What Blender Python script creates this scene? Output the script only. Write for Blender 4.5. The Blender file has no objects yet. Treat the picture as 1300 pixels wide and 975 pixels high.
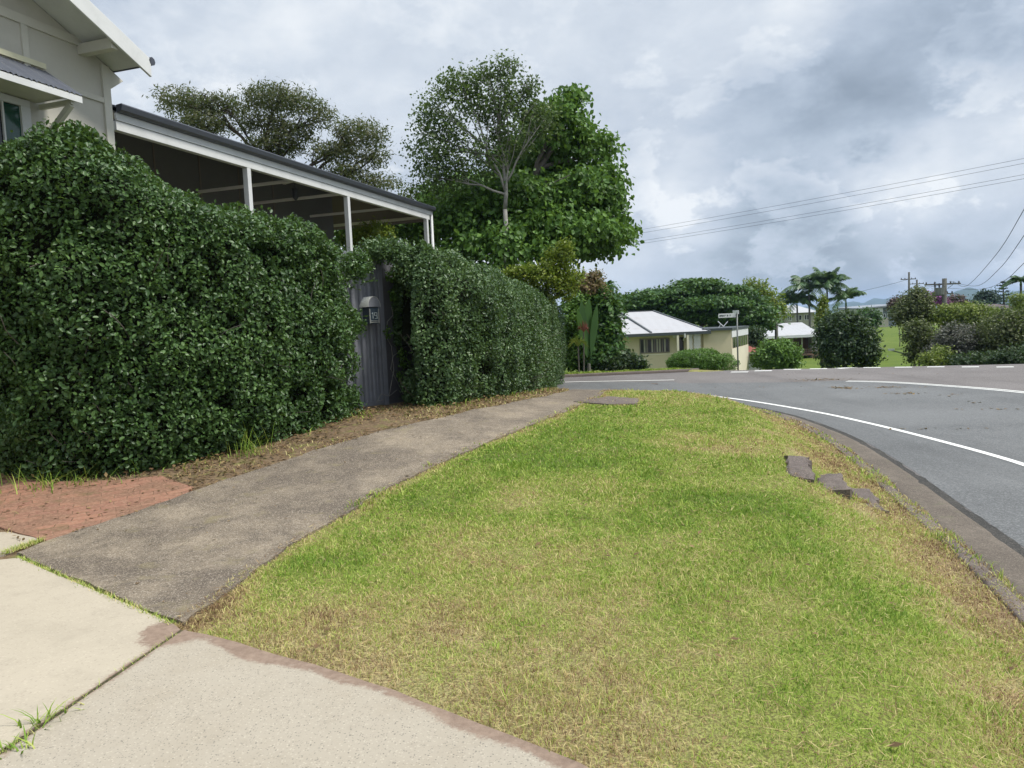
import bpy, math, random
import numpy as np
from mathutils import Vector, Matrix
from mathutils.geometry import delaunay_2d_cdt

random.seed(7)
rs = np.random.RandomState(11)
C = bpy.context.scene.collection
SC = bpy.context.scene
R = math.radians

# ------------------------------------------------------------------ camera
PITCH, ROLL, FPX = R(4.4), R(2.5), 960.0
CAMZ = 1.6
_f = Vector((0, math.cos(PITCH), -math.sin(PITCH)))
_r0 = Vector((1, 0, 0)); _u0 = Vector((0, math.sin(PITCH), math.cos(PITCH)))
_r = _r0 * math.cos(ROLL) - _u0 * math.sin(ROLL)
_u = _r0 * math.sin(ROLL) + _u0 * math.cos(ROLL)
cam = bpy.data.cameras.new('camera'); cam_ob = bpy.data.objects.new('camera', cam)
C.objects.link(cam_ob)
cam.sensor_width = 36; cam.lens = 36 * FPX / 1300
cam.clip_start = 0.05; cam.clip_end = 20000
cam_ob.matrix_world = Matrix(((_r.x, _u.x, -_f.x, 0), (_r.y, _u.y, -_f.y, 0), (_r.z, _u.z, -_f.z, CAMZ), (0, 0, 0, 1)))
SC.camera = cam_ob
SC.render.resolution_x, SC.render.resolution_y = 1024, 768
SC.view_settings.view_transform = 'Standard'; SC.view_settings.look = 'None'
SC.view_settings.exposure = 0.72; SC.view_settings.gamma = 1
SC.render.engine = 'CYCLES'
SC.cycles.max_bounces = 6; SC.cycles.volume_bounces = 0
SC.cycles.transparent_max_bounces = 8

# ------------------------------------------------------------------ sun and sky
SUN_EL, SUN_AZ = R(57), R(104)          # azimuth: to the right of straight ahead
sd = Vector((math.sin(SUN_AZ) * math.cos(SUN_EL), math.cos(SUN_AZ) * math.cos(SUN_EL), math.sin(SUN_EL)))
sun = bpy.data.lights.new('sun', 'SUN'); sun.energy = 2.6; sun.angle = R(12); sun.color = (1, .955, .88)
sun_ob = bpy.data.objects.new('sun', sun); C.objects.link(sun_ob)
sun_ob.rotation_mode = 'QUATERNION'; sun_ob.rotation_quaternion = sd.to_track_quat('Z', 'Y')
sun_ob.location = (0, 0, 60)

class NT:
    def __init__(s, nt): s.t = nt; nt.nodes.clear()
    def n(s, typ, **kw):
        nd = s.t.nodes.new(typ)
        for k, v in kw.items():
            if k.startswith('i_'):
                nd.inputs[k[2:].replace('_', ' ')].default_value = v
            else: setattr(nd, k, v)
        return nd
    def l(s, a, b): s.t.links.new(a, b)
    def val(s, inp, v):
        if hasattr(v, 'links') or isinstance(v, bpy.types.NodeSocket): s.l(v, inp)
        else: inp.default_value = v
    def math(s, op, a, b=0.0, c=None, clamp=False):
        nd = s.t.nodes.new('ShaderNodeMath'); nd.operation = op; nd.use_clamp = clamp
        s.val(nd.inputs[0], a); s.val(nd.inputs[1], b)
        if c is not None: s.val(nd.inputs[2], c)
        return nd.outputs[0]
    def vmath(s, op, a, b=(0, 0, 0)):
        nd = s.t.nodes.new('ShaderNodeVectorMath'); nd.operation = op
        s.val(nd.inputs[0], a); s.val(nd.inputs[1], b)
        return nd
    def mix(s, f, a, b, blend='MIX'):
        nd = s.t.nodes.new('ShaderNodeMix'); nd.data_type = 'RGBA'; nd.blend_type = blend
        s.val(nd.inputs[0], f)
        for i, v in ((6, a), (7, b)):
            if isinstance(v, tuple) and len(v) == 3: v = v + (1,)
            s.val(nd.inputs[i], v)
        return nd.outputs[2]
    def noise(s, vec, scale, detail=4, rough=.55, dist=0, lac=2.0):
        nd = s.t.nodes.new('ShaderNodeTexNoise')
        nd.inputs['Scale'].default_value = scale; nd.inputs['Detail'].default_value = detail
        nd.inputs['Roughness'].default_value = rough; nd.inputs['Distortion'].default_value = dist
        nd.inputs['Lacunarity'].default_value = lac
        if vec is not None: s.l(vec, nd.inputs['Vector'])
        return nd.outputs[0]
    def voro(s, vec, scale, feature='F1', out=0):
        nd = s.t.nodes.new('ShaderNodeTexVoronoi'); nd.feature = feature
        nd.inputs['Scale'].default_value = scale
        s.l(vec, nd.inputs['Vector'])
        return nd.outputs[out]
    def ramp(s, fac, stops, interp='LINEAR'):
        nd = s.t.nodes.new('ShaderNodeValToRGB'); nd.color_ramp.interpolation = interp
        e = nd.color_ramp.elements
        while len(e) < len(stops): e.new(.5)
        for el, (p, c) in zip(e, stops):
            el.position = p
            if not isinstance(c, tuple): c = (c, c, c)
            el.color = c + (1,) if len(c) == 3 else c
        s.l(fac, nd.inputs[0]); return nd.outputs[0]
    def smooth(s, v, lo, hi):
        nd = s.t.nodes.new('ShaderNodeMapRange'); nd.interpolation_type = 'SMOOTHSTEP'
        s.val(nd.inputs[0], v); nd.inputs[1].default_value = lo; nd.inputs[2].default_value = hi
        return nd.outputs[0]

world = bpy.data.worlds.new("World"); SC.world = world; world.use_nodes = True
w = NT(world.node_tree)
tc = w.n('ShaderNodeTexCoord')
dirn = w.vmath('NORMALIZE', tc.outputs['Generated']).outputs[0]
sep = w.n('ShaderNodeSeparateXYZ'); w.l(dirn, sep.inputs[0])
sky = w.n('ShaderNodeTexSky', sky_type='NISHITA', sun_disc=False, sun_elevation=SUN_EL, sun_rotation=SUN_AZ)
sky.air_density = 1.2; sky.dust_density = 2
zc = w.math('ADD', w.math('MAXIMUM', sep.outputs[2], 0.0), 0.22)
comb = w.n('ShaderNodeCombineXYZ')
w.l(w.math('DIVIDE', sep.outputs[0], zc), comb.inputs[0]); w.l(w.math('DIVIDE', sep.outputs[1], zc), comb.inputs[1])
comb.inputs[2].default_value = 3.7
wide = w.noise(comb.outputs[0], .9, 7, .55, .35)
mp = w.n('ShaderNodeMapping'); mp.inputs['Scale'].default_value = (1, 1, 1.7); w.l(dirn, mp.inputs[0])
puff = w.noise(mp.outputs[0], 5.0, 9, .58, .3)
warp = w.noise(mp.outputs[0], 7.0, 5, .6)
def blob(dx, dy, dz, width, gain):
    """a soft patch of cloud round one compass direction, its edge broken up by noise"""
    v = Vector((dx, dy, dz)).normalized()
    d = w.vmath('DISTANCE', dirn, tuple(v)).outputs['Value']
    d = w.math('ADD', d, w.math('MULTIPLY', w.math('SUBTRACT', warp, .5), width * 1.7))
    return w.math('MULTIPLY', w.smooth(d, width, width * .35), gain)
tone = w.math('ADD', w.math('MULTIPLY', wide, .55), w.math('MULTIPLY', puff, .45))
tone = w.math('ADD', w.math('MULTIPLY', w.math('SUBTRACT', tone, .5), 1.85), .64)
fine = w.noise(mp.outputs[0], 17.0, 7, .62, .5)
tone = w.math('ADD', tone, w.math('MULTIPLY', w.math('SUBTRACT', fine, .5), .28))
def raydir(px, py): return _r * ((px - 650) / FPX) + _u * ((487.5 - py) / FPX) + _f
for (px, py, wd, g) in ((1150, 50, .14, -.22), (1120, 100, .09, -.10), (1240, 110, .10, -.06), (985, 215, .15, -.17), (1180, 160, .09, -.22),
                        (990, 300, .12, -.14), (1090, 330, .13, -.22), (1000, 340, .10, -.14), (1250, 340, .10, -.12), (1130, 215, .10, .30), (1210, 120, .07, .16),
                        (870, 245, .09, .30), (1230, 180, .09, .22), (900, 160, .14, -.06), (420, 60, .28, .10), (1040, 10, .10, .14),
                        (840, 90, .10, .06), (1270, 20, .1, -.1), (1270, 260, .08, -.1), (300, 160, .2, .08), (930, 345, .05, -.12)):
    v = raydir(px, py)
    tone = w.math('ADD', tone, blob(v.x, v.y, v.z, wd, g))
bill = w.noise(mp.outputs[0], 6.5, 10, .60, .15)
edge_c = w.math('MULTIPLY', w.smooth(bill, .50, .56), w.math('SUBTRACT', .25, w.math('MULTIPLY', w.smooth(sep.outputs[2], .12, .42), .19)))
edge_c = w.math('SUBTRACT', edge_c, w.math('MULTIPLY', w.smooth(bill, .56, .72), .16))
tone = w.math('ADD', tone, w.math('SUBTRACT', edge_c, .07))
cloud = w.ramp(tone, [(0, (.225, .27, .33)), (.28, (.32, .375, .45)), (.5, (.425, .48, .56)), (.72, (.525, .575, .64)), (1, (.69, .72, .75))])
# an overcast sky is brightest overhead
over = w.math('ADD', w.math('MULTIPLY', w.smooth(sep.outputs[2], .5, .95), 1.1), 0.80)
cl = w.vmath('SCALE', cloud); cl.inputs['Scale'].default_value = 10
w.l(over, cl.inputs['Scale'])
cl2 = w.vmath('SCALE', cl.outputs[0]); cl2.inputs['Scale'].default_value = 10.0
cover = w.math('SUBTRACT', 1.0, w.math('MULTIPLY', w.smooth(tone, .62, .40), .08))
skyc = w.mix(cover, sky.outputs[0], cl2.outputs[0])
bg = w.n('ShaderNodeBackground'); bg.inputs[1].default_value = .1
w.l(skyc, bg.inputs[0]); wo = w.n('ShaderNodeOutputWorld'); w.l(bg.outputs[0], wo.inputs[0])

# ------------------------------------------------------------------ helpers: rays, terrain
def at_y(px, py, Y):
    v = raydir(px, py); t = Y / v.y
    return Vector((v.x * t, Y, CAMZ + v.z * t))
def at_plane(px, py, P, n):
    v = raydir(px, py); o = Vector((0, 0, CAMZ)); t = (P - o).dot(n) / v.dot(n)
    return o + v * t
def catmull(P, k=6):
    P = [np.array(p, float) for p in P]; Q = [2 * P[0] - P[1]] + P + [2 * P[-1] - P[-2]]; out = []
    for i in range(1, len(Q) - 2):
        a, b, c, d = Q[i - 1:i + 3]
        for t in np.linspace(0, 1, k, endpoint=False):
            out.append(.5 * ((2 * b) + (-a + c) * t + (2 * a - 5 * b + 4 * c - d) * t * t + (-a + 3 * b - 3 * c + d) * t ** 3))
    out.append(P[-1]); return np.array(out)
KERB = catmull([(-3, -14), (0.2, -4), (1.75, 0), (2.55, 2.6), (3.24, 4.85), (3.68, 6.5), (4.06, 8.1), (4.48, 9.8), (4.92, 12), (5.12, 14), (5.1, 15.8),
                (4.75, 17.6), (4.05, 19.2), (3.0, 20.4), (1.5, 21.2), (-1, 21.9), (-8, 23.1), (-60, 31)])
def seg_dist(x, y, P):
    x = np.asarray(x, float).ravel(); y = np.asarray(y, float).ravel()
    best = np.full(x.shape, 1e9); sign = np.ones(x.shape)
    for (ax, ay), (bx, by) in zip(P[:-1], P[1:]):
        dx, dy = bx - ax, by - ay; L = dx * dx + dy * dy + 1e-12
        t = np.clip(((x - ax) * dx + (y - ay) * dy) / L, 0, 1)
        qx, qy = x - ax - t * dx, y - ay - t * dy
        d = np.hypot(qx, qy); cr = dx * (y - ay) - dy * (x - ax)
        m = d < best - 1e-9; best[m] = d[m]; sign[m] = np.where(cr[m] >= 0, 1, -1)
    return best * sign
def ss(v, a, b):
    t = np.clip((np.asarray(v, float) - a) / (b - a), 0, 1); return t * t * (3 - 2 * t)
def vnoise(x, y, z=0.0, seed=0):
    x = np.asarray(x, float); y = np.asarray(y, float); z = np.asarray(z, float) + np.zeros_like(x)
    xi, yi, zi = np.floor(x).astype(np.int64), np.floor(y).astype(np.int64), np.floor(z).astype(np.int64)
    fx, fy, fz = x - xi, y - yi, z - zi
    fx, fy, fz = [t * t * (3 - 2 * t) for t in (fx, fy, fz)]
    def h(a, b, c):
        n = (a * 374761393 + b * 668265263 + c * 2147483647 + seed * 974634777) & 0xffffffff
        n = ((n ^ (n >> 13)) * 1274126177) & 0xffffffff
        return ((n ^ (n >> 16)) & 0xffff) / 65535.0
    r = 0
    for i in (0, 1):
        for j in (0, 1):
            for k in (0, 1):
                r = r + h(xi + i, yi + j, zi + k) * (fx if i else 1 - fx) * (fy if j else 1 - fy) * (fz if k else 1 - fz)
    return r * 2 - 1
def fbm(x, y, z=0.0, o=3, seed=0):
    s = 0; a = 1; t = 0
    for i in range(o):
        s = s + a * vnoise(np.asarray(x) * 2 ** i, np.asarray(y) * 2 ** i, np.asarray(z) * 2 ** i, seed + i); t += a; a *= .5
    return s / t
def crest(x): return np.maximum(29.6 - .33 * np.maximum(np.asarray(x, float) - 6.8, 0), 21.0)
def H(x, y, bumps=True):
    x = np.asarray(x, float); y = np.asarray(y, float); shp = x.shape; x = x.ravel(); y = y.ravel()
    dk = seg_dist(x, y, KERB)
    A = .42 * ss(y, 5.2, 11) - .24 * ss(y, 13, 17.5)
    B = 1 - (.72 - .24 * ss(y, 10, 15) * (1 - ss(x, 2.8, 4.2))) * ss(x, -1.5, 2.5)
    zt = A * B
    if bumps: zt = zt + .025 * fbm(x * .8, y * .8, 0, 3, 5) * ss(dk, .3, 1.5) * ss(y, 4, 6)
    ws = 1.45 + 3.2 * ss(y, 13.5, 18)
    wv = ss(dk, 0, ws)
    z = -.385 + (zt + .385) * wv
    z = np.where(dk < 0, -.385 - .24 * np.clip(-dk / .1, 0, 1), z)
    c = y - crest(x)
    lf = 1 - ss(x, 5.5, 12)
    beyl = -.37 - .085 * np.clip(c, 0, 26) - .01 * np.clip(c - 26, 0, 200)
    beyr = -.62 - .15 * np.clip(c, 0, 24) + .026 * np.clip(c - 32, 0, 96)
    bey = beyl * lf + beyr * (1 - lf)
    bey = np.where(c > 150, bey * (1 - ss(c, 150, 400)) + -2.2 * ss(c, 150, 400), bey)
    for (qx, qy) in ((3.06, 7.84), (3.34, 7.66), (3.66, 7.52)):
        z = z - .085 * np.exp(-(((x - qx) / .2) ** 2 + ((y - qy) / .13) ** 2)) * (dk > .1)
    vw = np.where(x < 7.5, ss(c, 0, .1), ss(c, 0, .2))
    z = np.where(c > 0, -.625 * (1 - vw) + bey * vw, z)
    return z.reshape(shp)
def H1(x, y): return float(H(np.array([x]), np.array([y]))[0])
def gp(px, py, Z=None):
    """where the line of sight of a photo pixel meets the terrain (or the level Z)"""
    v = raydir(px, py)
    if Z is not None:
        t = (Z - CAMZ) / v.z; return Vector((v.x * t, v.y * t, Z))
    t = np.arange(1.5, 80, .02); z = CAMZ + v.z * t
    h = H(v.x * t, v.y * t); k = np.argmax(z < h)
    if k == 0: k = len(t) - 1
    return Vector((v.x * t[k], v.y * t[k], float(h[k])))
ROADZ = -.5
def roadz(x, y):
    c = np.asarray(y, float) - crest(x)
    d = np.clip(-seg_dist(x, y, KERB).reshape(np.shape(x)), 0, 30)
    return ROADZ - .14 * np.clip(c, 0, 40) ** 1.0 * ss(c, 0, 2) + .012 * np.clip(d - .5, 0, 3) * 0

# ------------------------------------------------------------------ helpers: meshes and objects
def new_mesh(name, V, F, mat=None, parent=None, smooth=False, attrs=None):
    """V (n,3) array or list; F list of faces or an int array (m,k)"""
    me = bpy.data.meshes.new(name)
    V = np.asarray(V, dtype=np.float32).reshape(-1, 3)
    if isinstance(F, np.ndarray):
        F = [F]
    if isinstance(F, list) and len(F) and isinstance(F[0], np.ndarray):
        tot = sum(f.size for f in F); pol = sum(len(f) for f in F)
        me.vertices.add(len(V)); me.vertices.foreach_set('co', V.ravel())
        me.loops.add(tot); me.loops.foreach_set('vertex_index', np.concatenate([f.ravel() for f in F]).astype(np.int32))
        me.polygons.add(pol)
        st = []; o = 0
        for f in F:
            st.append(o + np.arange(len(f)) * f.shape[1]); o += f.size
        me.polygons.foreach_set('loop_start', np.concatenate(st).astype(np.int32))
        me.update(calc_edges=True); me.validate()
    else:
        me.from_pydata([tuple(map(float, v)) for v in V], [], [tuple(map(int, f)) for f in F]); me.update()
    if smooth: me.polygons.foreach_set('use_smooth', [True] * len(me.polygons))
    if attrs:
        for k, a in attrs.items():
            at = me.attributes.new(k, 'FLOAT', 'POINT'); at.data.foreach_set('value', np.asarray(a, dtype=np.float32))
    if mat: me.materials.append(mat)
    o = bpy.data.objects.new(name, me); C.objects.link(o)
    if parent is not None: adopt(o, parent)
    return o
def wloc(o):
    p = Vector(o.location)
    while o.parent is not None: o = o.parent; break
    return p
def adopt(o, parent):
    o.parent = parent
    if parent.type == 'EMPTY': o.matrix_parent_inverse = Matrix.Translation(-Vector(parent.location))
    else: o.matrix_parent_inverse = parent.matrix_parent_inverse.inverted() if False else Matrix.Identity(4)
def tag(o, label=None, cat=None, group=None, kind=None):
    if label: o['label'] = label
    if cat: o['category'] = cat
    if group: o['group'] = group
    if kind: o['kind'] = kind
    return o
def thing(name, label, cat, loc, group=None):
    o = bpy.data.objects.new(name, None); C.objects.link(o); o.location = loc; o.empty_display_size = .2
    return tag(o, label, cat, group)
class MB:
    def __init__(s): s.V = []; s.F = []
    def add(s, V, F):
        k = len(s.V); s.V += [tuple(v) for v in V]; s.F += [tuple(i + k for i in f) for f in F]; return s
    def hexa(s, P):   # 8 points: bottom 4 then top 4
        return s.add(P, [(3, 2, 1, 0), (4, 5, 6, 7), (0, 1, 5, 4), (1, 2, 6, 5), (2, 3, 7, 6), (3, 0, 4, 7)])
    def box(s, x0, x1, y0, y1, z0, z1):
        return s.hexa([(x0, y0, z0), (x1, y0, z0), (x1, y1, z0), (x0, y1, z0), (x0, y0, z1), (x1, y0, z1), (x1, y1, z1), (x0, y1, z1)])
    def bar(s, A, B, wd, ht, up=Vector((0, 0, 1))):
        A = Vector(A); B = Vector(B); d = (B - A).normalized(); sd_ = d.cross(up).normalized() * wd / 2; uu = sd_.cross(d).normalized() * ht / 2
        return s.hexa([A - sd_ - uu, A + sd_ - uu, B + sd_ - uu, B - sd_ - uu, A - sd_ + uu, A + sd_ + uu, B + sd_ + uu, B - sd_ + uu])
    def tube(s, pts, rad, n=7, cap=True):
        pts = [Vector(p) for p in pts]
        if not hasattr(rad, '__len__'): rad = [rad] * len(pts)
        k = len(s.V); a = None
        for i, p in enumerate(pts):
            d = (pts[min(i + 1, len(pts) - 1)] - pts[max(i - 1, 0)]).normalized()
            if a is None: a = d.orthogonal().normalized()
            else:
                a = (a - d * a.dot(d))
                a = a.normalized() if a.length > 1e-6 else d.orthogonal().normalized()
            b = d.cross(a)
            for j in range(n):
                t = 2 * math.pi * j / n; s.V.append(tuple(p + (a * math.cos(t) + b * math.sin(t)) * rad[i]))
        for i in range(len(pts) - 1):
            for j in range(n):
                s.F.append((k + i * n + j, k + i * n + (j + 1) % n, k + (i + 1) * n + (j + 1) % n, k + (i + 1) * n + j))
        if cap:
            s.F.append(tuple(k + j for j in range(n))[::-1]); s.F.append(tuple(k + (len(pts) - 1) * n + j for j in range(n)))
        return s
    def prism(s, poly, vec):
        """a planar polygon swept along vec"""
        n = len(poly); P = [Vector(p) for p in poly]; Q = [p + Vector(vec) for p in P]
        F = [tuple(range(n))[::-1], tuple(range(n, 2 * n))] + [(i, (i + 1) % n, n + (i + 1) % n, n + i) for i in range(n)]
        return s.add(P + Q, F)
    def build(s, name, mat, parent=None, bevel=0, smooth=False):
        o = new_mesh(name, s.V, s.F, mat, parent, smooth)
        if bevel:
            m = o.modifiers.new('bevel', 'BEVEL'); m.width = bevel; m.segments = 2; m.limit_method = 'ANGLE'
        return o

# ------------------------------------------------------------------ materials
def newmat(name):
    m = bpy.data.materials.new(name); m.use_nodes = True; return m, NT(m.node_tree)
def finish(t, col, rough=.8, bump=None, bstr=.3, bdist=.01, spec=.3, metal=0.0):
    p = t.n('ShaderNodeBsdfPrincipled')
    if isinstance(col, tuple): p.inputs['Base Color'].default_value = col + (1,) if len(col) == 3 else col
    else: t.l(col, p.inputs['Base Color'])
    t.val(p.inputs['Roughness'], rough); p.inputs['Specular IOR Level'].default_value = spec; p.inputs['Metallic'].default_value = metal
    if bump is not None:
        b = t.n('ShaderNodeBump'); b.inputs['Strength'].default_value = bstr; b.inputs['Distance'].default_value = bdist
        t.l(bump, b.inputs['Height']); t.l(b.outputs[0], p.inputs['Normal'])
    o = t.n('ShaderNodeOutputMaterial'); t.l(p.outputs[0], o.inputs[0]); return p
def pos(t): return t.n('ShaderNodeNewGeometry').outputs['Position']
def paint(name, col, rough=.6, dirt=.25, scale=3.0, spec=.3, metal=0.0, dcol=None):
    m, t = newmat(name); P = pos(t)
    n = t.noise(P, scale, 6, .65); f = t.math('MULTIPLY', t.smooth(n, .42, .72), dirt)
    d = dcol or tuple(c * .45 + .01 for c in col)
    n2 = t.noise(P, scale * 14, 3, .6)
    c = t.mix(f, col, d); c = t.mix(t.math('MULTIPLY', n2, .16), c, tuple(x * .6 for x in col))
    finish(t, c, rough, n2, .12, .004, spec, metal); return m
def leafmat(name, cols, rough=.42, trans=.22, patch=.7, pscale=1.2, spec=.45):
    """cols: dark, mid, light, rare"""
    m, t = newmat(name); g = t.n('ShaderNodeNewGeometry')
    n = t.noise(g.outputs['Position'], pscale, 3, .6)
    f = t.math('ADD', t.math('MULTIPLY', g.outputs['Random Per Island'], .62), t.math('MULTIPLY', t.math('SUBTRACT', n, .5), patch))
    f = t.math('ADD', f, .16, clamp=True)
    c = t.ramp(f, [(0, cols[0]), (.45, cols[1]), (.86, cols[2]), (1, cols[3])])
    p = t.n('ShaderNodeBsdfPrincipled'); t.l(c, p.inputs['Base Color'])
    p.inputs['Roughness'].default_value = rough; p.inputs['Specular IOR Level'].default_value = spec
    tr = t.n('ShaderNodeBsdfTranslucent')
    tcv = t.mix(.5, c, (.16, .26, .03), 'MIX'); t.l(tcv, tr.inputs[0])
    mx = t.n('ShaderNodeMixShader'); mx.inputs[0].default_value = trans
    t.l(p.outputs[0], mx.inputs[1]); t.l(tr.outputs[0], mx.inputs[2])
    o = t.n('ShaderNodeOutputMaterial'); t.l(mx.outputs[0], o.inputs[0]); return m
def lawn_ramp(t, f):
    return t.ramp(f, [(0, (.165, .28, .036)), (.28, (.33, .45, .065)), (.52, (.46, .495, .145)), (.74, (.64, .54, .26)), (.9, (.50, .36, .18)), (1, (.22, .14, .075))])

def mat_ground():
    m, t = newmat('ground_grass'); g = t.n('ShaderNodeNewGeometry'); P = g.outputs['Position']
    a = t.n('ShaderNodeAttribute', attribute_name='dry'); b = t.n('ShaderNodeAttribute', attribute_name='soil'); fr = t.n('ShaderNodeAttribute', attribute_name='far')
    n = t.noise(P, 45, 4, .7); n2 = t.noise(P, 5, 5, .65)
    f = t.math('ADD', a.outputs['Fac'], t.math('MULTIPLY', t.math('SUBTRACT', n, .5), .5)); f = t.math('ADD', f, t.math('MULTIPLY', t.math('SUBTRACT', n2, .5), .5), clamp=True)
    c = t.mix(t.math('ADD', .45, t.math('MULTIPLY', t.smooth(t.noise(P, 70, 4, .75), .4, .6), .4)), lawn_ramp(t, f), (.06, .046, .026))
    soil = t.ramp(t.noise(P, 22, 6, .7), [(.25, (.06, .042, .028)), (.5, (.15, .105, .065)), (.75, (.27, .20, .12))])
    c = t.mix(t.math('MULTIPLY', b.outputs['Fac'], t.smooth(n2, .2, .5)), c, soil)
    fld = t.ramp(t.noise(P, .22, 8, .65), [(.3, (.075, .115, .020)), (.55, (.105, .145, .028)), (.75, (.14, .165, .045))])
    c = t.mix(fr.outputs['Fac'], c, fld)
    finish(t, c, .95, n, .6, .02, .1); return m
def mat_grass(name='grass_blades', dryk=0.0):
    m, t = newmat(name); g = t.n('ShaderNodeNewGeometry'); P = g.outputs['Position']
    a = t.n('ShaderNodeAttribute', attribute_name='dry')
    f = t.math('ADD', a.outputs['Fac'], t.math('MULTIPLY', t.math('SUBTRACT', g.outputs['Random Per Island'], .5), .78))
    f = t.math('ADD', f, t.math('MULTIPLY', t.math('SUBTRACT', t.noise(P, 3.2, 4, .6), .5), .6 )); f = t.math('ADD', f, dryk, clamp=True)
    c = lawn_ramp(t, f)
    p = t.n('ShaderNodeBsdfPrincipled'); t.l(c, p.inputs['Base Color']); p.inputs['Roughness'].default_value = .6; p.inputs['Specular IOR Level'].default_value = .25
    tr = t.n('ShaderNodeBsdfTranslucent'); t.l(c, tr.inputs[0]); mx = t.n('ShaderNodeMixShader'); mx.inputs[0].default_value = .35
    t.l(p.outputs[0], mx.inputs[1]); t.l(tr.outputs[0], mx.inputs[2]); o = t.n('ShaderNodeOutputMaterial'); t.l(mx.outputs[0], o.inputs[0]); return m
def mat_asphalt(name, base, light):
    m, t = newmat(name); P = pos(t)
    v = t.voro(P, 75, 'F1', 1); sepc = t.n('ShaderNodeSeparateColor'); t.l(v, sepc.inputs[0])
    n = t.noise(P, .5, 6, .65); n2 = t.noise(P, 140, 2, .6)
    c = t.mix(t.smooth(n, .3, .72), base, light)
    c = t.mix(t.math('MULTIPLY', t.smooth(sepc.outputs[0], .55, 1), .5), c, tuple(x * 1.75 for x in light))
    c = t.mix(t.math('MULTIPLY', t.smooth(sepc.outputs[1], .6, 1), .5), c, tuple(x * .35 for x in base))
    mp_ = t.n('ShaderNodeMapping'); mp_.inputs['Scale'].default_value = (1, .12, 1); mp_.inputs['Rotation'].default_value = (0, 0, -.25); t.l(P, mp_.inputs[0])
    st = t.noise(mp_.outputs[0], .9, 5, .6); c = t.mix(t.math('MULTIPLY', t.smooth(st, .5, .75), .3), c, tuple(x * .55 for x in base))
    wn = t.n('ShaderNodeTexNoise'); wn.inputs['Scale'].default_value = 1.3; wn.inputs['Detail'].default_value = 5; t.l(P, wn.inputs[0]); sc_ = t.vmath('SCALE', wn.outputs[1]); sc_.inputs['Scale'].default_value = 1.1
    ck = t.voro(t.vmath('ADD', P, sc_.outputs[0]).outputs[0], .30, 'DISTANCE_TO_EDGE', 0)
    ckm = t.math('MULTIPLY', t.smooth(ck, .006, .002), t.smooth(t.noise(P, .35, 3, .6), .48, .6)); c = t.mix(t.math('MULTIPLY', ckm, .3), c, tuple(x * .3 for x in base))
    pt_ = t.smooth(t.noise(P, .16, 2, .5), .52, .60); c = t.mix(t.math('MULTIPLY', pt_, .14), c, tuple(x * 1.5 for x in light))
    h = t.math('ADD', sepc.outputs[0], n2); finish(t, c, .85, h, .5, .006, .25); return m
def mat_aggregate(name, base, patch, stone, dark, sc=85, amt=.45, lichen=None, lo=.42, hi=.68):
    m, t = newmat(name); P = pos(t)
    v = t.voro(P, sc, 'F1', 1); q = t.n('ShaderNodeSeparateColor'); t.l(v, q.inputs[0])
    dd = t.voro(P, sc, 'F1', 0)
    n = t.noise(P, 1.1, 7, .68); n3 = t.noise(P, 12, 5, .7); n4 = t.noise(P, 200, 2, .5)
    c = t.mix(t.smooth(n, lo, hi), base, patch)
    c = t.mix(t.math('MULTIPLY', t.smooth(n3, .45, .7), .35), c, dark)
    core = t.smooth(dd, .55, .3)
    c = t.mix(t.math('MULTIPLY', t.math('MULTIPLY', t.smooth(q.outputs[0], .6, .85), core), amt), c, stone)
    c = t.mix(t.math('MULTIPLY', t.math('MULTIPLY', t.smooth(q.outputs[1], .55, .8), core), amt), c, dark)
    c = t.mix(t.math('MULTIPLY', n4, .25), c, dark)
    g2 = t.noise(P, 85, 3, .85); c = t.mix(t.math('MULTIPLY', t.smooth(g2, .56, .66), .7), c, stone); c = t.mix(t.math('MULTIPLY', t.smooth(g2, .44, .35), .7), c, dark)
    if lichen: c = t.mix(t.math('MULTIPLY', t.smooth(t.noise(P, 3.3, 6, .7), .56, .7), .5), c, lichen)
    h = t.math('ADD', t.math('MULTIPLY', q.outputs[0], .6), n4); finish(t, c, .9, h, .45, .005, .2); return m
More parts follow.
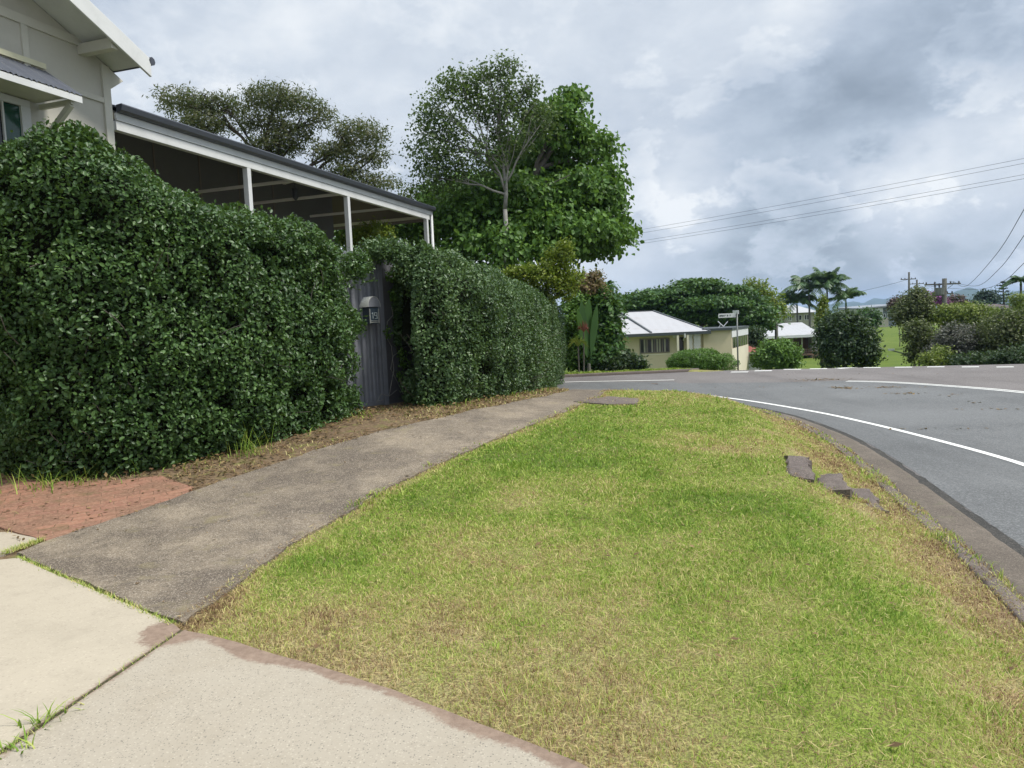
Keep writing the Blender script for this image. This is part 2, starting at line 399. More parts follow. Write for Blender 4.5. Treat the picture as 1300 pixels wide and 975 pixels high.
def mat_concrete(name, base, stain, speck, samt=.4, sc=55, blot=.5):
    m, t = newmat(name); P = pos(t)
    n = t.noise(P, 1.6, 7, .65); n2 = t.noise(P, 9, 6, .7); n3 = t.noise(P, 160, 3, .6)
    c = t.mix(t.math('MULTIPLY', t.smooth(n, .4, .75), blot), base, stain)
    c = t.mix(t.math('MULTIPLY', t.smooth(n2, .5, .8), .28), c, tuple(x * .6 for x in stain))
    wv = t.vmath('ADD', P, t.vmath('SCALE', t.n('ShaderNodeTexNoise').outputs[1]).outputs[0]).outputs[0]
    v = t.voro(P, sc, 'F1', 1); q = t.n('ShaderNodeSeparateColor'); t.l(v, q.inputs[0]); dd = t.voro(P, sc, 'F1', 0)
    k = t.math('MULTIPLY', t.smooth(q.outputs[0], .62, .8), t.smooth(dd, .42, .2))
    c = t.mix(t.math('MULTIPLY', k, samt), c, speck)
    k2 = t.math('MULTIPLY', t.smooth(q.outputs[2], .7, .9), t.smooth(dd, .45, .25)); c = t.mix(t.math('MULTIPLY', k2, samt * .7), c, tuple(min(.85, x * 1.35) for x in base))
    c = t.mix(t.math('MULTIPLY', n3, .2), c, tuple(x * .6 for x in base))
    g2 = t.noise(P, 75, 3, .8); c = t.mix(t.math('MULTIPLY', t.smooth(g2, .60, .68), samt * .9), c, speck)
    st = t.n('ShaderNodeAttribute', attribute_name='stain'); sf = t.math('ADD', st.outputs['Fac'], t.math('ADD', t.math('MULTIPLY', t.math('SUBTRACT', n2, .5), .8), t.math('MULTIPLY', t.math('SUBTRACT', t.noise(P, 60, 4, .7), .5), .9)))
    dirt = t.ramp(t.noise(P, 25, 5, .7), [(.3, (.17, .12, .09)), (.7, (.27, .20, .15))])
    c = t.mix(t.math('MULTIPLY', t.smooth(sf, .35, .8), t.smooth(st.outputs['Fac'], .02, .3)), c, dirt)
    finish(t, c, .88, n3, .3, .003, .2); return m
def mat_bricks():
    m, t = newmat('clay_pavers'); P = pos(t)
    mp_ = t.n('ShaderNodeMapping'); mp_.inputs['Rotation'].default_value = (0, 0, R(-28)); wn = t.n('ShaderNodeTexNoise'); wn.inputs['Scale'].default_value = 2.5; t.l(P, wn.inputs[0]); sc_ = t.vmath('SCALE', wn.outputs[1]); sc_.inputs['Scale'].default_value = .07; t.l(t.vmath('ADD', P, sc_.outputs[0]).outputs[0], mp_.inputs[0])
    b = t.n('ShaderNodeTexBrick'); t.l(mp_.outputs[0], b.inputs[0]); b.inputs['Scale'].default_value = 1
    b.inputs['Brick Width'].default_value = .23; b.inputs['Row Height'].default_value = .115; b.inputs['Mortar Size'].default_value = .006
    b.inputs['Color1'].default_value = (.29, .145, .095, 1); b.inputs['Color2'].default_value = (.21, .105, .075, 1); b.inputs['Mortar'].default_value = (.11, .065, .04, 1)
    b.inputs['Mortar Smooth'].default_value = .6
    n = t.noise(P, 3, 7, .7); n2 = t.noise(P, 35, 4, .7)
    c = t.mix(t.math('MULTIPLY', t.smooth(n, .40, .60), .85), b.outputs[0], (.17, .10, .065)); c = t.mix(t.math('MULTIPLY', t.smooth(n2, .42, .66), .7), c, (.32, .195, .13))
    c = t.mix(t.math('MULTIPLY', t.smooth(t.noise(P, 5, 4, .6), .58, .7), .5), c, (.10, .09, .04))
    h = t.math('ADD', t.math('MULTIPLY', b.outputs[1], -1.0), t.math('MULTIPLY', n2, .5)); finish(t, c, .9, h, .5, .006, .2); return m
def mat_corrugated(name, col, rough=.45):
    return paint(name, col, rough, .3, 2.0, .4)
def mat_ribroof(name, col, stain, pitch=.19, axis=0, rot=0.0):
    """sheet roof: fine ribs and rust or lichen spots"""
    m, t = newmat(name); P = pos(t)
    mp_ = t.n('ShaderNodeMapping'); mp_.inputs['Rotation'].default_value = (0, 0, rot); t.l(P, mp_.inputs[0])
    s_ = t.n('ShaderNodeSeparateXYZ'); t.l(mp_.outputs[0], s_.inputs[0])
    wv = t.math('SINE', t.math('MULTIPLY', s_.outputs[axis], 2 * math.pi / pitch))
    n = t.noise(P, 1.3, 6, .7); c = t.mix(t.math('MULTIPLY', t.smooth(n, .5, .72), .6), col, stain)
    c = t.mix(t.math('MULTIPLY', t.math('ADD', wv, 1), .03), c, tuple(x * .5 for x in col))
    finish(t, c, .6, wv, .2, .006, .3); return m
def mat_bark(name, a, b, sc=9):
    m, t = newmat(name); P = pos(t); n = t.noise(P, sc, 7, .7); c = t.ramp(n, [(.3, a), (.7, b)]); finish(t, c, .9, n, .7, .03, .15); return m

M = {}
M['ground'] = mat_ground()
M['grass'] = mat_grass()
M['straw'] = mat_grass('dry_grass', .35)
M['asphalt_old'] = mat_asphalt('asphalt_old', (.128, .116, .110), (.170, .156, .149))
M['asphalt_new'] = mat_asphalt('asphalt_new', (.112, .115, .115), (.148, .151, .150))
M['asphalt_edge'] = mat_aggregate('asphalt_edge', (.045, .043, .040), (.075, .07, .062), (.16, .15, .13), (.02, .02, .018), 60, .7)
M['gutter'] = mat_aggregate('gutter_concrete', (0.119, 0.099, 0.080), (0.181, 0.152, 0.122), (0.275, 0.237, 0.194), (0.056, 0.048, 0.039), 70, .6, (0.125, 0.131, 0.069))
M['path'] = mat_aggregate('path_concrete', (0.132, 0.106, 0.081), (0.289, 0.236, 0.171), (0.472, 0.413, 0.330), (0.038, 0.032, 0.026), 95, .7, (0.201, 0.171, 0.094), .40, .68)
M['oldblock'] = mat_aggregate('weathered_concrete', (0.127, 0.103, 0.092), (0.196, 0.161, 0.132), (0.287, 0.241, 0.207), (0.052, 0.046, 0.041), 60, .5, (0.149, 0.127, 0.081))
M['slab_smooth'] = mat_concrete('smooth_cream_concrete', (.405, .355, .275), (.32, .28, .215), (.2, .17, .135), .4, 60, .6)
M['slab_speckle'] = mat_concrete('speckled_concrete', (.355, .315, .25), (.29, .245, .18), (.10, .09, .08), .85, 95, .6)
M['bricks'] = mat_bricks()
M['soil'] = mat_aggregate('brown_soil', (.20, .125, .085), (.26, .175, .12), (.34, .27, .2), (.10, .065, .045), 90, .4, None)
M['moss'] = mat_aggregate('dark_soil', (.05, .045, .025), (.09, .085, .035), (.2, .17, .1), (.02, .02, .012), 60, .5, None)
def mat_line():
    m, t = newmat('road_paint'); P = pos(t); n = t.noise(P, 30, 5, .75); n2 = t.noise(P, 2, 3, .6)
    f = t.math('MULTIPLY', t.smooth(n, .56, .66), .6); finish(t, t.mix(f, (.74, .74, .70), (.30, .30, .29)), .6, n, .2, .003); return m
M['line'] = mat_line()
M['white'] = paint('white_trim', (.62, .63, .62), .5, .25, 2)
M['wall'] = paint('stone_grey_wall', (.50, .485, .42), .7, .18, 1.2)
M['walltrim'] = paint('stone_grey_trim', (.55, .535, .46), .6, .15, 2)
M['gutterdark'] = paint('dark_metal', (.050, .055, .070), .4, .3, 2, .5)
M['hood'] = paint('blue_grey_sheet', (.10, .11, .135), .4, .3, 3, .5)
M['flash'] = paint('cream_flashing', (.62, .60, .42), .6, .3, 3)
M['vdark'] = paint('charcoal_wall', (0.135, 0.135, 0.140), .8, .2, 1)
M['ceiling'] = paint('grey_ceiling', (0.700, 0.686, 0.658), .8, .2, 1)
M['endboard'] = paint('brown_board', (0.182, 0.156, 0.143), .8, .2, 1)
M['glass'] = paint('dark_glass', (.015, .018, .02), .08, .1, 1, .6)
M['glassgreen'] = paint('green_glass', (.012, .06, .04), .1, .1, 1, .6)
M['gate'] = paint('slate_grey_metal', (0.196, 0.204, 0.230), .5, .35, 4, .4)
M['panel'] = paint('slate_grey_board', (0.111, 0.111, 0.120), .65, .3, 2.5)
M['mail'] = paint('galvanised_metal', (.40, .41, .38), .4, .3, 9, .5)
M['plate'] = paint('dark_plate', (.05, .07, .09), .4, .2, 9)
M['digits'] = paint('pale_digits', (.55, .62, .62), .5, .1, 9)
M['bark_dark'] = mat_bark('dark_bark', (.035, .028, .024), (.10, .08, .065))
M['bark_pale'] = mat_bark('pale_bark', (.18, .175, .155), (.34, .33, .30))
M['bark_mid'] = mat_bark('grey_bark', (.08, .07, .06), (.18, .16, .14))
M['palmtrunk'] = mat_bark('palm_trunk', (.10, .095, .085), (.20, .19, .17), 6)
M['hedge'] = leafmat('hedge_leaves', [(0.024, 0.054, 0.015), (0.050, 0.106, 0.028), (0.108, 0.194, 0.052), (0.259, 0.313, 0.086)], .42, .22, .9, .9, .38)
M['hedge2'] = leafmat('hedge_leaves_far', [(0.026, 0.056, 0.019), (0.059, 0.113, 0.039), (0.124, 0.200, 0.065), (0.259, 0.302, 0.108)], .42, .22, .8, 1.0, .38)
M['hedgecore'] = mat_bark('hedge_inner_shade', (.006, .010, .005), (.018, .020, .010), 14)  # near-black, stands in for the shade deep inside the hedges
M['bigleaf'] = leafmat('broad_leaves', [(0.032, 0.071, 0.016), (0.079, 0.171, 0.029), (0.159, 0.287, 0.049), (0.268, 0.354, 0.073)], .5, .32, .6, .5, .3)
M['sparse'] = leafmat('sparse_leaves', [(0.034, 0.060, 0.018), (0.071, 0.115, 0.032), (0.138, 0.190, 0.057), (0.207, 0.218, 0.081)], .5, .3, .5, .5, .3)
M['feather'] = leafmat('feathery_leaves', [(0.036, 0.043, 0.018), (0.074, 0.082, 0.031), (0.132, 0.126, 0.050), (0.192, 0.126, 0.054)], .55, .3, .6, .4, .3)
M['poinc'] = leafmat('layered_leaves', [(0.016, 0.041, 0.014), (0.041, 0.101, 0.022), (0.088, 0.182, 0.038), (0.135, 0.230, 0.047)], .5, .25, .7, .35, .3)
M['yellow'] = leafmat('yellow_green_leaves', [(.07, .115, .014), (.155, .21, .024), (.26, .29, .035), (.36, .33, .045)], .45, .35, .5, 1.5, .3)
M['brightg'] = leafmat('bright_green_leaves', [(0.041, 0.095, 0.016), (0.095, 0.189, 0.030), (0.162, 0.284, 0.054), (0.230, 0.338, 0.081)], .45, .3, .5, 1.0, .3)
M['bushdark'] = leafmat('dark_bush_leaves', [(0.014, 0.030, 0.014), (0.032, 0.061, 0.024), (0.068, 0.105, 0.041), (0.135, 0.149, 0.068)], .5, .2, .6, .8, .3)
M['olive'] = leafmat('olive_leaves', [(0.041, 0.054, 0.022), (0.088, 0.108, 0.038), (0.162, 0.176, 0.068), (0.270, 0.243, 0.108)], .5, .25, .7, .5, .3)
M['lime'] = leafmat('lime_leaves', [(0.068, 0.101, 0.020), (0.149, 0.196, 0.034), (0.257, 0.297, 0.054), (0.351, 0.365, 0.095)], .5, .3, .7, .5, .3)
M['greybush'] = leafmat('grey_twigs', [(0.068, 0.068, 0.057), (0.115, 0.115, 0.095), (0.176, 0.176, 0.149), (0.230, 0.216, 0.176)], .7, .15, .5, .5, .2)
M['palm'] = leafmat('palm_leaves', [(0.024, 0.054, 0.022), (0.054, 0.111, 0.041), (0.108, 0.176, 0.061), (0.216, 0.257, 0.068)], .4, .25, .4, .5, .4)
M['banana'] = leafmat('banana_leaves', [(.025, .07, .016), (.045, .11, .024), (.07, .15, .034), (.10, .17, .045)], .45, .35, .4, 1.0, .3)
M['red'] = leafmat('red_leaves', [(.08, .02, .018), (.15, .035, .028), (.22, .06, .04), (.28, .09, .05)], .45, .3, .4, 2, .3)
M['pinkbrown'] = leafmat('pink_brown_leaves', [(0.095, 0.068, 0.041), (0.189, 0.135, 0.068), (0.297, 0.203, 0.108), (0.405, 0.270, 0.135)], .5, .3, .5, 1.5, .3)
M['purple'] = leafmat('purple_blossom', [(0.135, 0.034, 0.135), (0.270, 0.068, 0.257), (0.432, 0.121, 0.405), (0.540, 0.216, 0.513)], .5, .3, .4, 1, .2)
M['maroon'] = leafmat('maroon_leaves', [(0.041, 0.022, 0.027), (0.088, 0.043, 0.054), (0.135, 0.081, 0.074), (0.176, 0.121, 0.095)], .5, .2, .5, .5, .3)
M['conifer'] = leafmat('conifer_needles', [(0.019, 0.038, 0.027), (0.038, 0.068, 0.046), (0.061, 0.095, 0.065), (0.081, 0.121, 0.081)], .6, .1, .4, .5, .2)
M['deadleaf'] = leafmat('fallen_leaves', [(.06, .035, .018), (.16, .10, .05), (.30, .21, .10), (.42, .38, .17)], .7, .15, .2, 4, .2)
M['cream'] = paint('cream_wall', (.56, .49, .345), .75, .1, .8)
M['creamlight'] = paint('pale_cream_wall', (.68, .63, .50), .75, .1, .8)
M['offwhite'] = paint('off_white_boards', (.62, .63, .64), .7, .15, 1)
M['roofwhite'] = mat_ribroof('white_sheet_roof', (.38, .38, .39), (.30, .27, .26), .5)
M['roofgrey'] = mat_ribroof('grey_sheet_roof', (.23, .25, .28), (.15, .16, .17), .5, 1)
M['rooflight'] = mat_ribroof('pale_sheet_roof', (.39, .395, .405), (.29, .26, .24), .5)
M['roofred'] = mat_ribroof('red_sheet_roof', (.22, .065, .045), (.13, .06, .05), .4)
M['roofbrown'] = mat_ribroof('brown_tile_roof', (.085, .065, .06), (.05, .045, .045), .3)
M['fascia'] = paint('dark_fascia', (.06, .07, .075), .5, .2, 2)
M['curtain'] = paint('pale_blinds', (.34, .33, .27), .8, .2, 3)
M['bluegrey'] = paint('blue_grey_wall', (.16, .19, .23), .7, .2, 1)
M['brick'] = paint('brown_brick', (.20, .12, .085), .8, .3, 3)
M['polewood'] = mat_bark('pole_timber', (0.065, 0.068, 0.058), (0.124, 0.124, 0.107), 8)
M['wire'] = paint('cable', (.05, .05, .055), .6, .1, 1)
M['metal'] = paint('pole_metal', (.16, .17, .16), .5, .2, 4, .4, .3)
M['signwhite'] = paint('sign_white', (.62, .65, .62), .5, .15, 9)
M['signink'] = paint('sign_lettering', (.04, .05, .045), .6, .05, 9)
def mat_hill():
    m, t = newmat('forest_hills'); n = t.noise(pos(t), .004, 8, .7); finish(t, t.ramp(n, [(.3, (.015, .035, .018)), (.7, (.045, .07, .03))]), 1, None); return m
M['hill'] = mat_hill()

# ------------------------------------------------------------------ terrain
def grow(a, b, n, s):
    return list(a + s * (b - a) * (np.linspace(0, 1, n + 1)[1:] ** 3.2))
gx = sorted(set([-x for x in grow(9, 6000, 46, 1)] + list(np.arange(-9, 9.001, .1)) + grow(9, 6000, 60, 1)))
gy = [-60, -30, -16, -8, -4, -2, 0] + list(np.arange(.5, 24, .1)) + list(np.arange(24, 40, .2)) + grow(40, 9000, 60, 1)
gx = np.array(gx); gy = np.array(gy)
X, Y = np.meshgrid(gx, gy); Z = H(X, Y)
nx, ny = len(gx), len(gy)
idx = np.arange(nx * ny).reshape(ny, nx)
Fq = np.stack([idx[:-1, :-1].ravel(), idx[:-1, 1:].ravel(), idx[1:, 1:].ravel(), idx[1:, :-1].ravel()], 1)
PATH_L = [gp(*p) for p in ((20, 706), (60, 690), (120, 670), (180, 650), (240, 628), (320, 601), (400, 574), (460, 556), (520, 541), (580, 528), (640, 515), (690, 505), (722, 497))]
PATH_R = [gp(*p) for p in ((232, 796), (262, 776), (300, 748), (330, 722), (365, 697), (400, 677), (450, 648), (500, 619), (550, 594), (600, 572), (650, 551), (700, 531), (735, 516), (762, 504), (790, 493))]
# after the brow the path ramps down to the side street
PATH_L += [Vector((2.1, 18.6, 0)), Vector((2.7, 20.4, 0))]
PATH_R += [Vector((3.3, 18.2, 0)), Vector((4.0, 19.2, 0))]
EDGE_NEAR = np.array([tuple(gp(a, b, 0.0)[:2]) for a, b in ((232, 800), (300, 822), (400, 851), (500, 884), (620, 932), (735, 978), (800, 1015))])
def dryness(x, y):
    x = np.asarray(x, float).ravel(); y = np.asarray(y, float).ravel(); dk = seg_dist(x, y, KERB)
    n = fbm(x * .75, y * .75, 0, 4, 21); n2 = fbm(x * 2.3, y * 2.3, 0, 3, 33)
    d = .30 + .30 * n + .26 * n2
    d += .50 * (1 - ss(dk, .15, 1.25 + .3 * n)) * (1 - ss(y, 12, 16))
    d += .16 * ss(y, 10, 14) * ss(x, -.5, 1)
    pr = np.abs(seg_dist(x, y, np.array([(p.x, p.y) for p in PATH_R]))); d += .38 * (1 - ss(pr, .02, .22))
    eb = np.abs(seg_dist(x, y, EDGE_NEAR)); d += .30 * (1 - ss(eb, .1, 1.1))
    for (cx, cy, r_, g) in ((-.2, 5.2, .8, .22), (.5, 7.0, .6, .2), (1.3, 4.0, .7, .18), (2.6, 8.6, .6, .35), (-.9, 4.3, .5, .2), (2.1, 6.0, .7, -.22), (-.1, 7.5, .9, -.2), (.6, 9, 1.2, -.22), (1.9, 4.8, .5, -.15), (2.0, 12, .9, -.1)):
        d += g * np.exp(-((x - cx) ** 2 + (y - cy) ** 2) / (r_ * r_))
    return np.clip(d, 0, 1)
HEDGE_L = [(-330, 560, 150), (-180, 580, 170), (-60, 603, 186), (0, 609, 190), (40, 613, 173), (70, 614, 166), (110, 612, 168), (150, 608, 178), (180, 603, 188), (215, 596, 206), (250, 585, 230),
           (300, 576, 253), (360, 560, 266), (410, 545, 279), (445, 532, 293), (458, 525, 303)]
HEDGE_R = [(517, 517, 306), (535, 518, 308), (570, 516, 317), (610, 509, 329), (650, 503, 343), (685, 497, 358), (708, 494, 371), (722, 491, 392)]
HL = [gp(a, b) for a, b, c in HEDGE_L]; HR = [gp(a, b) for a, b, c in HEDGE_R]
hl_line = np.array([(p.x, p.y) for p in HL]); hr_line = np.array([(p.x, p.y) for p in HR])
def soilness(x, y):
    d1 = seg_dist(x, y, hl_line); d2 = seg_dist(x, y, hr_line); gate = seg_dist(x, y, np.array([tuple(HL[-1][:2]), tuple(HR[0][:2])]))
    pl = seg_dist(x, y, np.array([(p.x, p.y) for p in PATH_L]))
    d = np.minimum(np.abs(d1), np.minimum(np.abs(d2), np.abs(gate)))
    s = 1 - ss(d, .8, 1.6); s = np.maximum(s, (pl > 0) * (pl < 3) * 1.0)
    s = np.maximum(s, .8 * (1 - ss(seg_dist(x, y, KERB), .05, .35)))
    return s * (np.asarray(y).ravel() < 19)
yy = Y.ravel()
far = ss(yy - crest(X.ravel()), .5, 3)
new_g = new_mesh('ground', np.stack([X.ravel(), yy, Z.ravel()], 1), Fq, M['ground'], None, True, {'dry': dryness(X, Y), 'soil': soilness(X, Y), 'far': far})
tag(new_g, kind='structure')

# distant forested hills (left range farther than the right one)
def hills(name, prof, D, depth, seed):
    px = np.array([p[0] for p in prof], float); py = np.array([p[1] for p in prof], float)
    n = 160; xs = np.linspace(px[0], px[-1], n); ys = np.interp(xs, px, py)
    V = []; rows = 14
    for j in range(rows):
        k = j / (rows - 1)
        for i in range(n):
            top = at_y(xs[i], ys[i], D); h = top.z + 3
            f = math.sin(min(k * 1.25, 1) * math.pi / 2) if k < .8 else (1 - (k - .8) / .2) ** .5
            rr = 1 + .10 * float(vnoise(np.array([i * .21]), np.array([j * .7]), 0, seed)[0]) * (k < .79)
            V.append((top.x * (D + (k - .8) * depth) / D, D + (k - .8) * depth, -4 + (h + 1) * f * rr))
    ii = np.arange(rows * n).reshape(rows, n)
    F = np.stack([ii[:-1, :-1].ravel(), ii[:-1, 1:].ravel(), ii[1:, 1:].ravel(), ii[1:, :-1].ravel()], 1)
    return tag(new_mesh(name, V, F, M['hill'], None, True), kind='structure')
hills('hills', [(880, 399), (960, 394), (1040, 388), (1060, 386), (1085, 383), (1097, 385), (1110, 379), (1122, 381), (1135, 377), (1150, 378), (1170, 384), (1200, 388)], 4200, 1400, 3)
hills('hills', [(1120, 392), (1150, 386), (1172, 379), (1190, 378), (1205, 375), (1215, 369), (1228, 366), (1240, 369), (1250, 374), (1262, 378), (1275, 373), (1290, 371), (1330, 366), (1400, 372), (1500, 383), (1600, 388)], 2900, 1000, 8)

# ------------------------------------------------------------------ draped sheets
def jitter_poly(P, amp, step=.06, seed=0):
    out = []; n = len(P)
    for i in range(n):
        a = Vector(P[i][:2]); b = Vector(P[(i + 1) % n][:2]); L = (b - a).length; k = max(1, int(L / step)) if L < 15 else max(1, int(L / .6))
        nn = Vector((-(b - a).y, (b - a).x)); nn = nn.normalized() if nn.length > 0 else nn
        for j in range(k):
            p = a + (b - a) * j / k
            q = p + nn * amp * float(fbm(np.array([p.x * 7]), np.array([p.y * 7]), 0, 3, seed)[0]) * (0 if j == 0 and amp < .003 else 1)
            out.append(q)
    return out
def drape(name, P, mat, dz, res=.15, amp=0, zf=None, skirt=0.0, parent=None, seed=0, step=.08, edgedrop=0.0, af=None):
    bd = jitter_poly(P, amp, step, seed); n = len(bd)
    A = np.array([(p.x, p.y) for p in bd]); lo, hi = A.min(0), A.max(0)
    gx_, gy_ = np.meshgrid(np.arange(lo[0], hi[0], res), np.arange(lo[1], hi[1], res)); gx_ = gx_.ravel() + .001; gy_ = gy_.ravel() + .0013
    ins = inpoly(gx_, gy_, A) & (np.abs(seg_dist(gx_, gy_, np.vstack([A, A[:1]]))) > res * .3)
    pts = [Vector((float(a), float(b))) for a, b in A] + [Vector((float(a), float(b))) for a, b in zip(gx_[ins], gy_[ins])]
    v, e, f, *_ = delaunay_2d_cdt(pts, [(i, (i + 1) % n) for i in range(n)], [], 1, 1e-6)
    vx = np.array([p.x for p in v]); vy = np.array([p.y for p in v])
    z = (H(vx, vy) if zf is None else zf(vx, vy)) + dz
    if edgedrop: z = z - edgedrop * (np.abs(seg_dist(vx, vy, np.vstack([A, A[:1]]))) < 1e-4)
    V = [(a, b, c) for a, b, c in zip(vx, vy, z)]; F = [tuple(q) for q in f]
    if skirt:
        cnt = {}
        for q in F:
            for i in range(len(q)):
                a, b = q[i], q[(i + 1) % len(q)]; cnt[(a, b)] = 1
        for (a, b) in [k for k in cnt if (k[1], k[0]) not in cnt]:
            k = len(V); V += [(V[b][0], V[b][1], V[b][2] - skirt), (V[a][0], V[a][1], V[a][2] - skirt)]; F.append((a, b, k, k + 1)[::-1])
    A_ = None
    if af: A_ = {'stain': af(np.array([v_[0] for v_ in V]), np.array([v_[1] for v_ in V]))}
    return new_mesh(name, V, F, mat, parent, True if not skirt else False, A_)
def inpoly(x, y, A):
    x = np.asarray(x); y = np.asarray(y); c = np.zeros(x.shape, bool); n = len(A); j = n - 1
    for i in range(n):
        yi, yj = A[i][1], A[j][1]; xi, xj = A[i][0], A[j][0]
        if yi != yj: c ^= ((yi > y) != (yj > y)) & (x < (xj - xi) * (y - yi) / (yj - yi) + xi)
        j = i
    return c

# footpath
path_poly = PATH_L + PATH_R[::-1]
tag(drape('footpath', path_poly, M['path'], .022, .16, .035, None, .05, None, 2), kind='structure')
# driveway slabs
def wp(px, py): return gp(px, py, 0.0)
J0 = wp(232, 806); J1 = wp(0, 966); jd = (J1 - J0).normalized(); jn = Vector((-jd.y, jd.x, 0))
JB = J0 + jd * 5.0
if jn.x > 0: jn = -jn                  # towards the left slab
A0 = wp(24, 713); A1 = wp(-420, 640); a_dir = (A0 - wp(228, 800)).normalized()
slabA = [J0 + jn * .012, JB + jn * .012, Vector((-7.5, -1, 0)), Vector((-9.0, 5.2, 0)), A0 + Vector((-1.6, .25, 0)), A0, wp(120, 753), wp(225, 797)]
slabA = [J0 + jn * .012 , JB + jn * .012, Vector((-7.5, -1, 0)), wp(-330, 800), wp(-5, 716), A0, wp(70, 734), wp(120, 755), wp(170, 776), wp(222, 799)]
def stainf(x, y):
    d = np.abs(seg_dist(x, y, EDGE_NEAR)); wd_ = .045 + .075 * fbm(x * 2.2, y * 2.2, 0, 4, 91)
    s_ = 1 - ss(d, wd_, wd_ + .10)
    dc = np.hypot(x - J0.x, y - J0.y) + .09 * fbm(x * 5, y * 5, 0, 3, 17); s_ = np.maximum(s_, 1 - ss(dc, .16, .34))
    jl = np.abs((x - J0.x) * jn.x + (y - J0.y) * jn.y) + .02 * fbm(x * 6, y * 6, 0, 3, 5); return np.clip(np.maximum(s_, .7 * (1 - ss(jl, .02, .06))), 0, 1)
tag(drape('driveway', slabA, M['slab_smooth'], .03, .06, .004, lambda x, y: 0 * x, .07, None, 4, af=stainf), kind='structure')
edgeB = [wp(238, 808), wp(262, 812), wp(300, 822), wp(350, 838), wp(400, 851), wp(450, 868), wp(500, 884), wp(560, 908), wp(620, 932), wp(680, 955), wp(735, 978), wp(800, 1015)]
slabB = [J0 - jn * .012] + edgeB + [Vector((1.2, -1.5, 0)), JB - jn * .012]
tag(drape('driveway', slabB, M['slab_speckle'], .03, .06, .006, lambda x, y: 0 * x, .07, None, 5, af=stainf), kind='structure')
slabC = [wp(-300, 600), wp(0, 676), wp(50, 689), wp(30, 697), wp(6, 707), wp(-20, 712), wp(-340, 780)]
tag(drape('driveway', slabC, M['slab_smooth'], .034, .3, .004, lambda x, y: 0 * x + .0, .07, None, 6), kind='structure')
# reddish dirt washed over the slab edge beside the grass
inner = [wp(150, 812), wp(190, 800)]
band = [wp(200, 790), wp(232, 797), wp(262, 806)] + edgeB[2:] + [wp(760, 1015), wp(690, 972), wp(625, 948), wp(560, 925), wp(500, 902), wp(450, 883), wp(400, 866), wp(350, 852), wp(300, 836), wp(262, 828), wp(236, 826), wp(200, 842), wp(176, 856), wp(196, 838), wp(214, 820), wp(208, 806)]
pass
# joint dirt
jp = [J0 + jn * .03, JB + jn * .03, JB - jn * .03, J0 - jn * .03]
tag(drape('joint_soil', jp, M['moss'], .026, .1, .012, lambda x, y: 0 * x, 0, None, 8, .04), kind='structure')
# clay pavers
bp = [gp(-300, 585), gp(0, 604), gp(60, 614), gp(150, 612), gp(205, 606), gp(246, 621), gp(238, 628), gp(180, 650), gp(120, 670), gp(62, 690), gp(0, 672), gp(-300, 596)]
tag(drape('brick_paving', bp, M['bricks'], .018, .12, .012, None, .03, None, 9), kind='structure')

# road
rx = np.array(sorted(set([-x for x in grow(8, 90, 20, 1)] + list(np.arange(-8, 24, .25)) + grow(24, 120, 20, 1))))
ry = np.array([-60, -30, -16, -8, -4] + list(np.arange(-2, 36, .25)) + [38, 42, 48, 60])
X, Y = np.meshgrid(rx, ry); xs, ys = X.ravel(), Y.ravel()
dk = seg_dist(xs, ys, KERB)
zr = roadz(xs, ys)
ii = np.arange(len(xs)).reshape(X.shape)
Fr = np.stack([ii[:-1, :-1].ravel(), ii[:-1, 1:].ravel(), ii[1:, 1:].ravel(), ii[1:, :-1].ravel()], 1)
cc = ys - crest(xs)
# left of the T the far verge replaces the road past the crest
ok = (dk < -.2) & ((cc < .05) | ((xs > 8.2) & (cc < 7)))
Fr = Fr[ok[Fr].all(1)]
def roadnear(x, y): return roadz(x, y)
tag(new_mesh('road', np.stack([xs, ys, zr], 1), Fr, M['asphalt_old'], None, True), kind='structure')
def off_line(P, d):
    P = np.asarray(P, float); T = np.gradient(P, axis=0); T /= np.linalg.norm(T, axis=1)[:, None] + 1e-9
    return P + np.stack([-T[:, 1], T[:, 0]], 1) * d      # positive = left of travel
def ribbon(name, P, d0, d1, zf, mat, kind='structure', top=None, parent=None):
    a = off_line(P, d0); b = off_line(P, d1); n = len(P)
    V = [(x, y, z) for (x, y), z in zip(a, zf(a[:, 0], a[:, 1]))] + [(x, y, z) for (x, y), z in zip(b, zf(b[:, 0], b[:, 1]))]
    F = [(i, n + i, n + i + 1, i + 1) for i in range(n - 1)]
    o = new_mesh(name, V, F, mat, parent, True)
    if kind: o['kind'] = kind
    return o
def densify(P, step):
    P = np.asarray(P, float); s = np.concatenate([[0], np.cumsum(np.hypot(*np.diff(P, axis=0).T))]); k = int(s[-1] / step) + 2
    t = np.linspace(0, s[-1], k); return np.stack([np.interp(t, s, P[:, 0]), np.interp(t, s, P[:, 1])], 1)
# gutter channel and kerb as lofted profile (offsets are to the road side of KERB)
KD = densify(KERB[12:], .12); KD = KD[(KD[:, 1] > -12) & (KD[:, 0] > -30)]
def loft(name, P, prof, mat, seed=0, amp=0.0):
    n = len(P); V = []
    for j, (d, z) in enumerate(prof):
        q = off_line(P, -d)
        jj = amp * fbm(q[:, 0] * 3, q[:, 1] * 3, 0, 3, seed + j) if amp else 0
        V += [(a, b, z + c) for (a, b), c in zip(q, np.zeros(n) + jj)]
    ii = np.arange(len(prof) * n).reshape(len(prof), n)
    F = np.stack([ii[:-1, :-1].ravel(), ii[1:, :-1].ravel(), ii[1:, 1:].ravel(), ii[:-1, 1:].ravel()], 1)
    o = new_mesh(name, V, F, mat, None, False); o['kind'] = 'structure'; return o
loft('kerb', KD, [(-.06, -.50), (-.05, -.372), (-.03, -.362), (.055, -.365), (.08, -.38), (.115, -.478), (.14, -.494)], M['oldblock'], 3, .008)
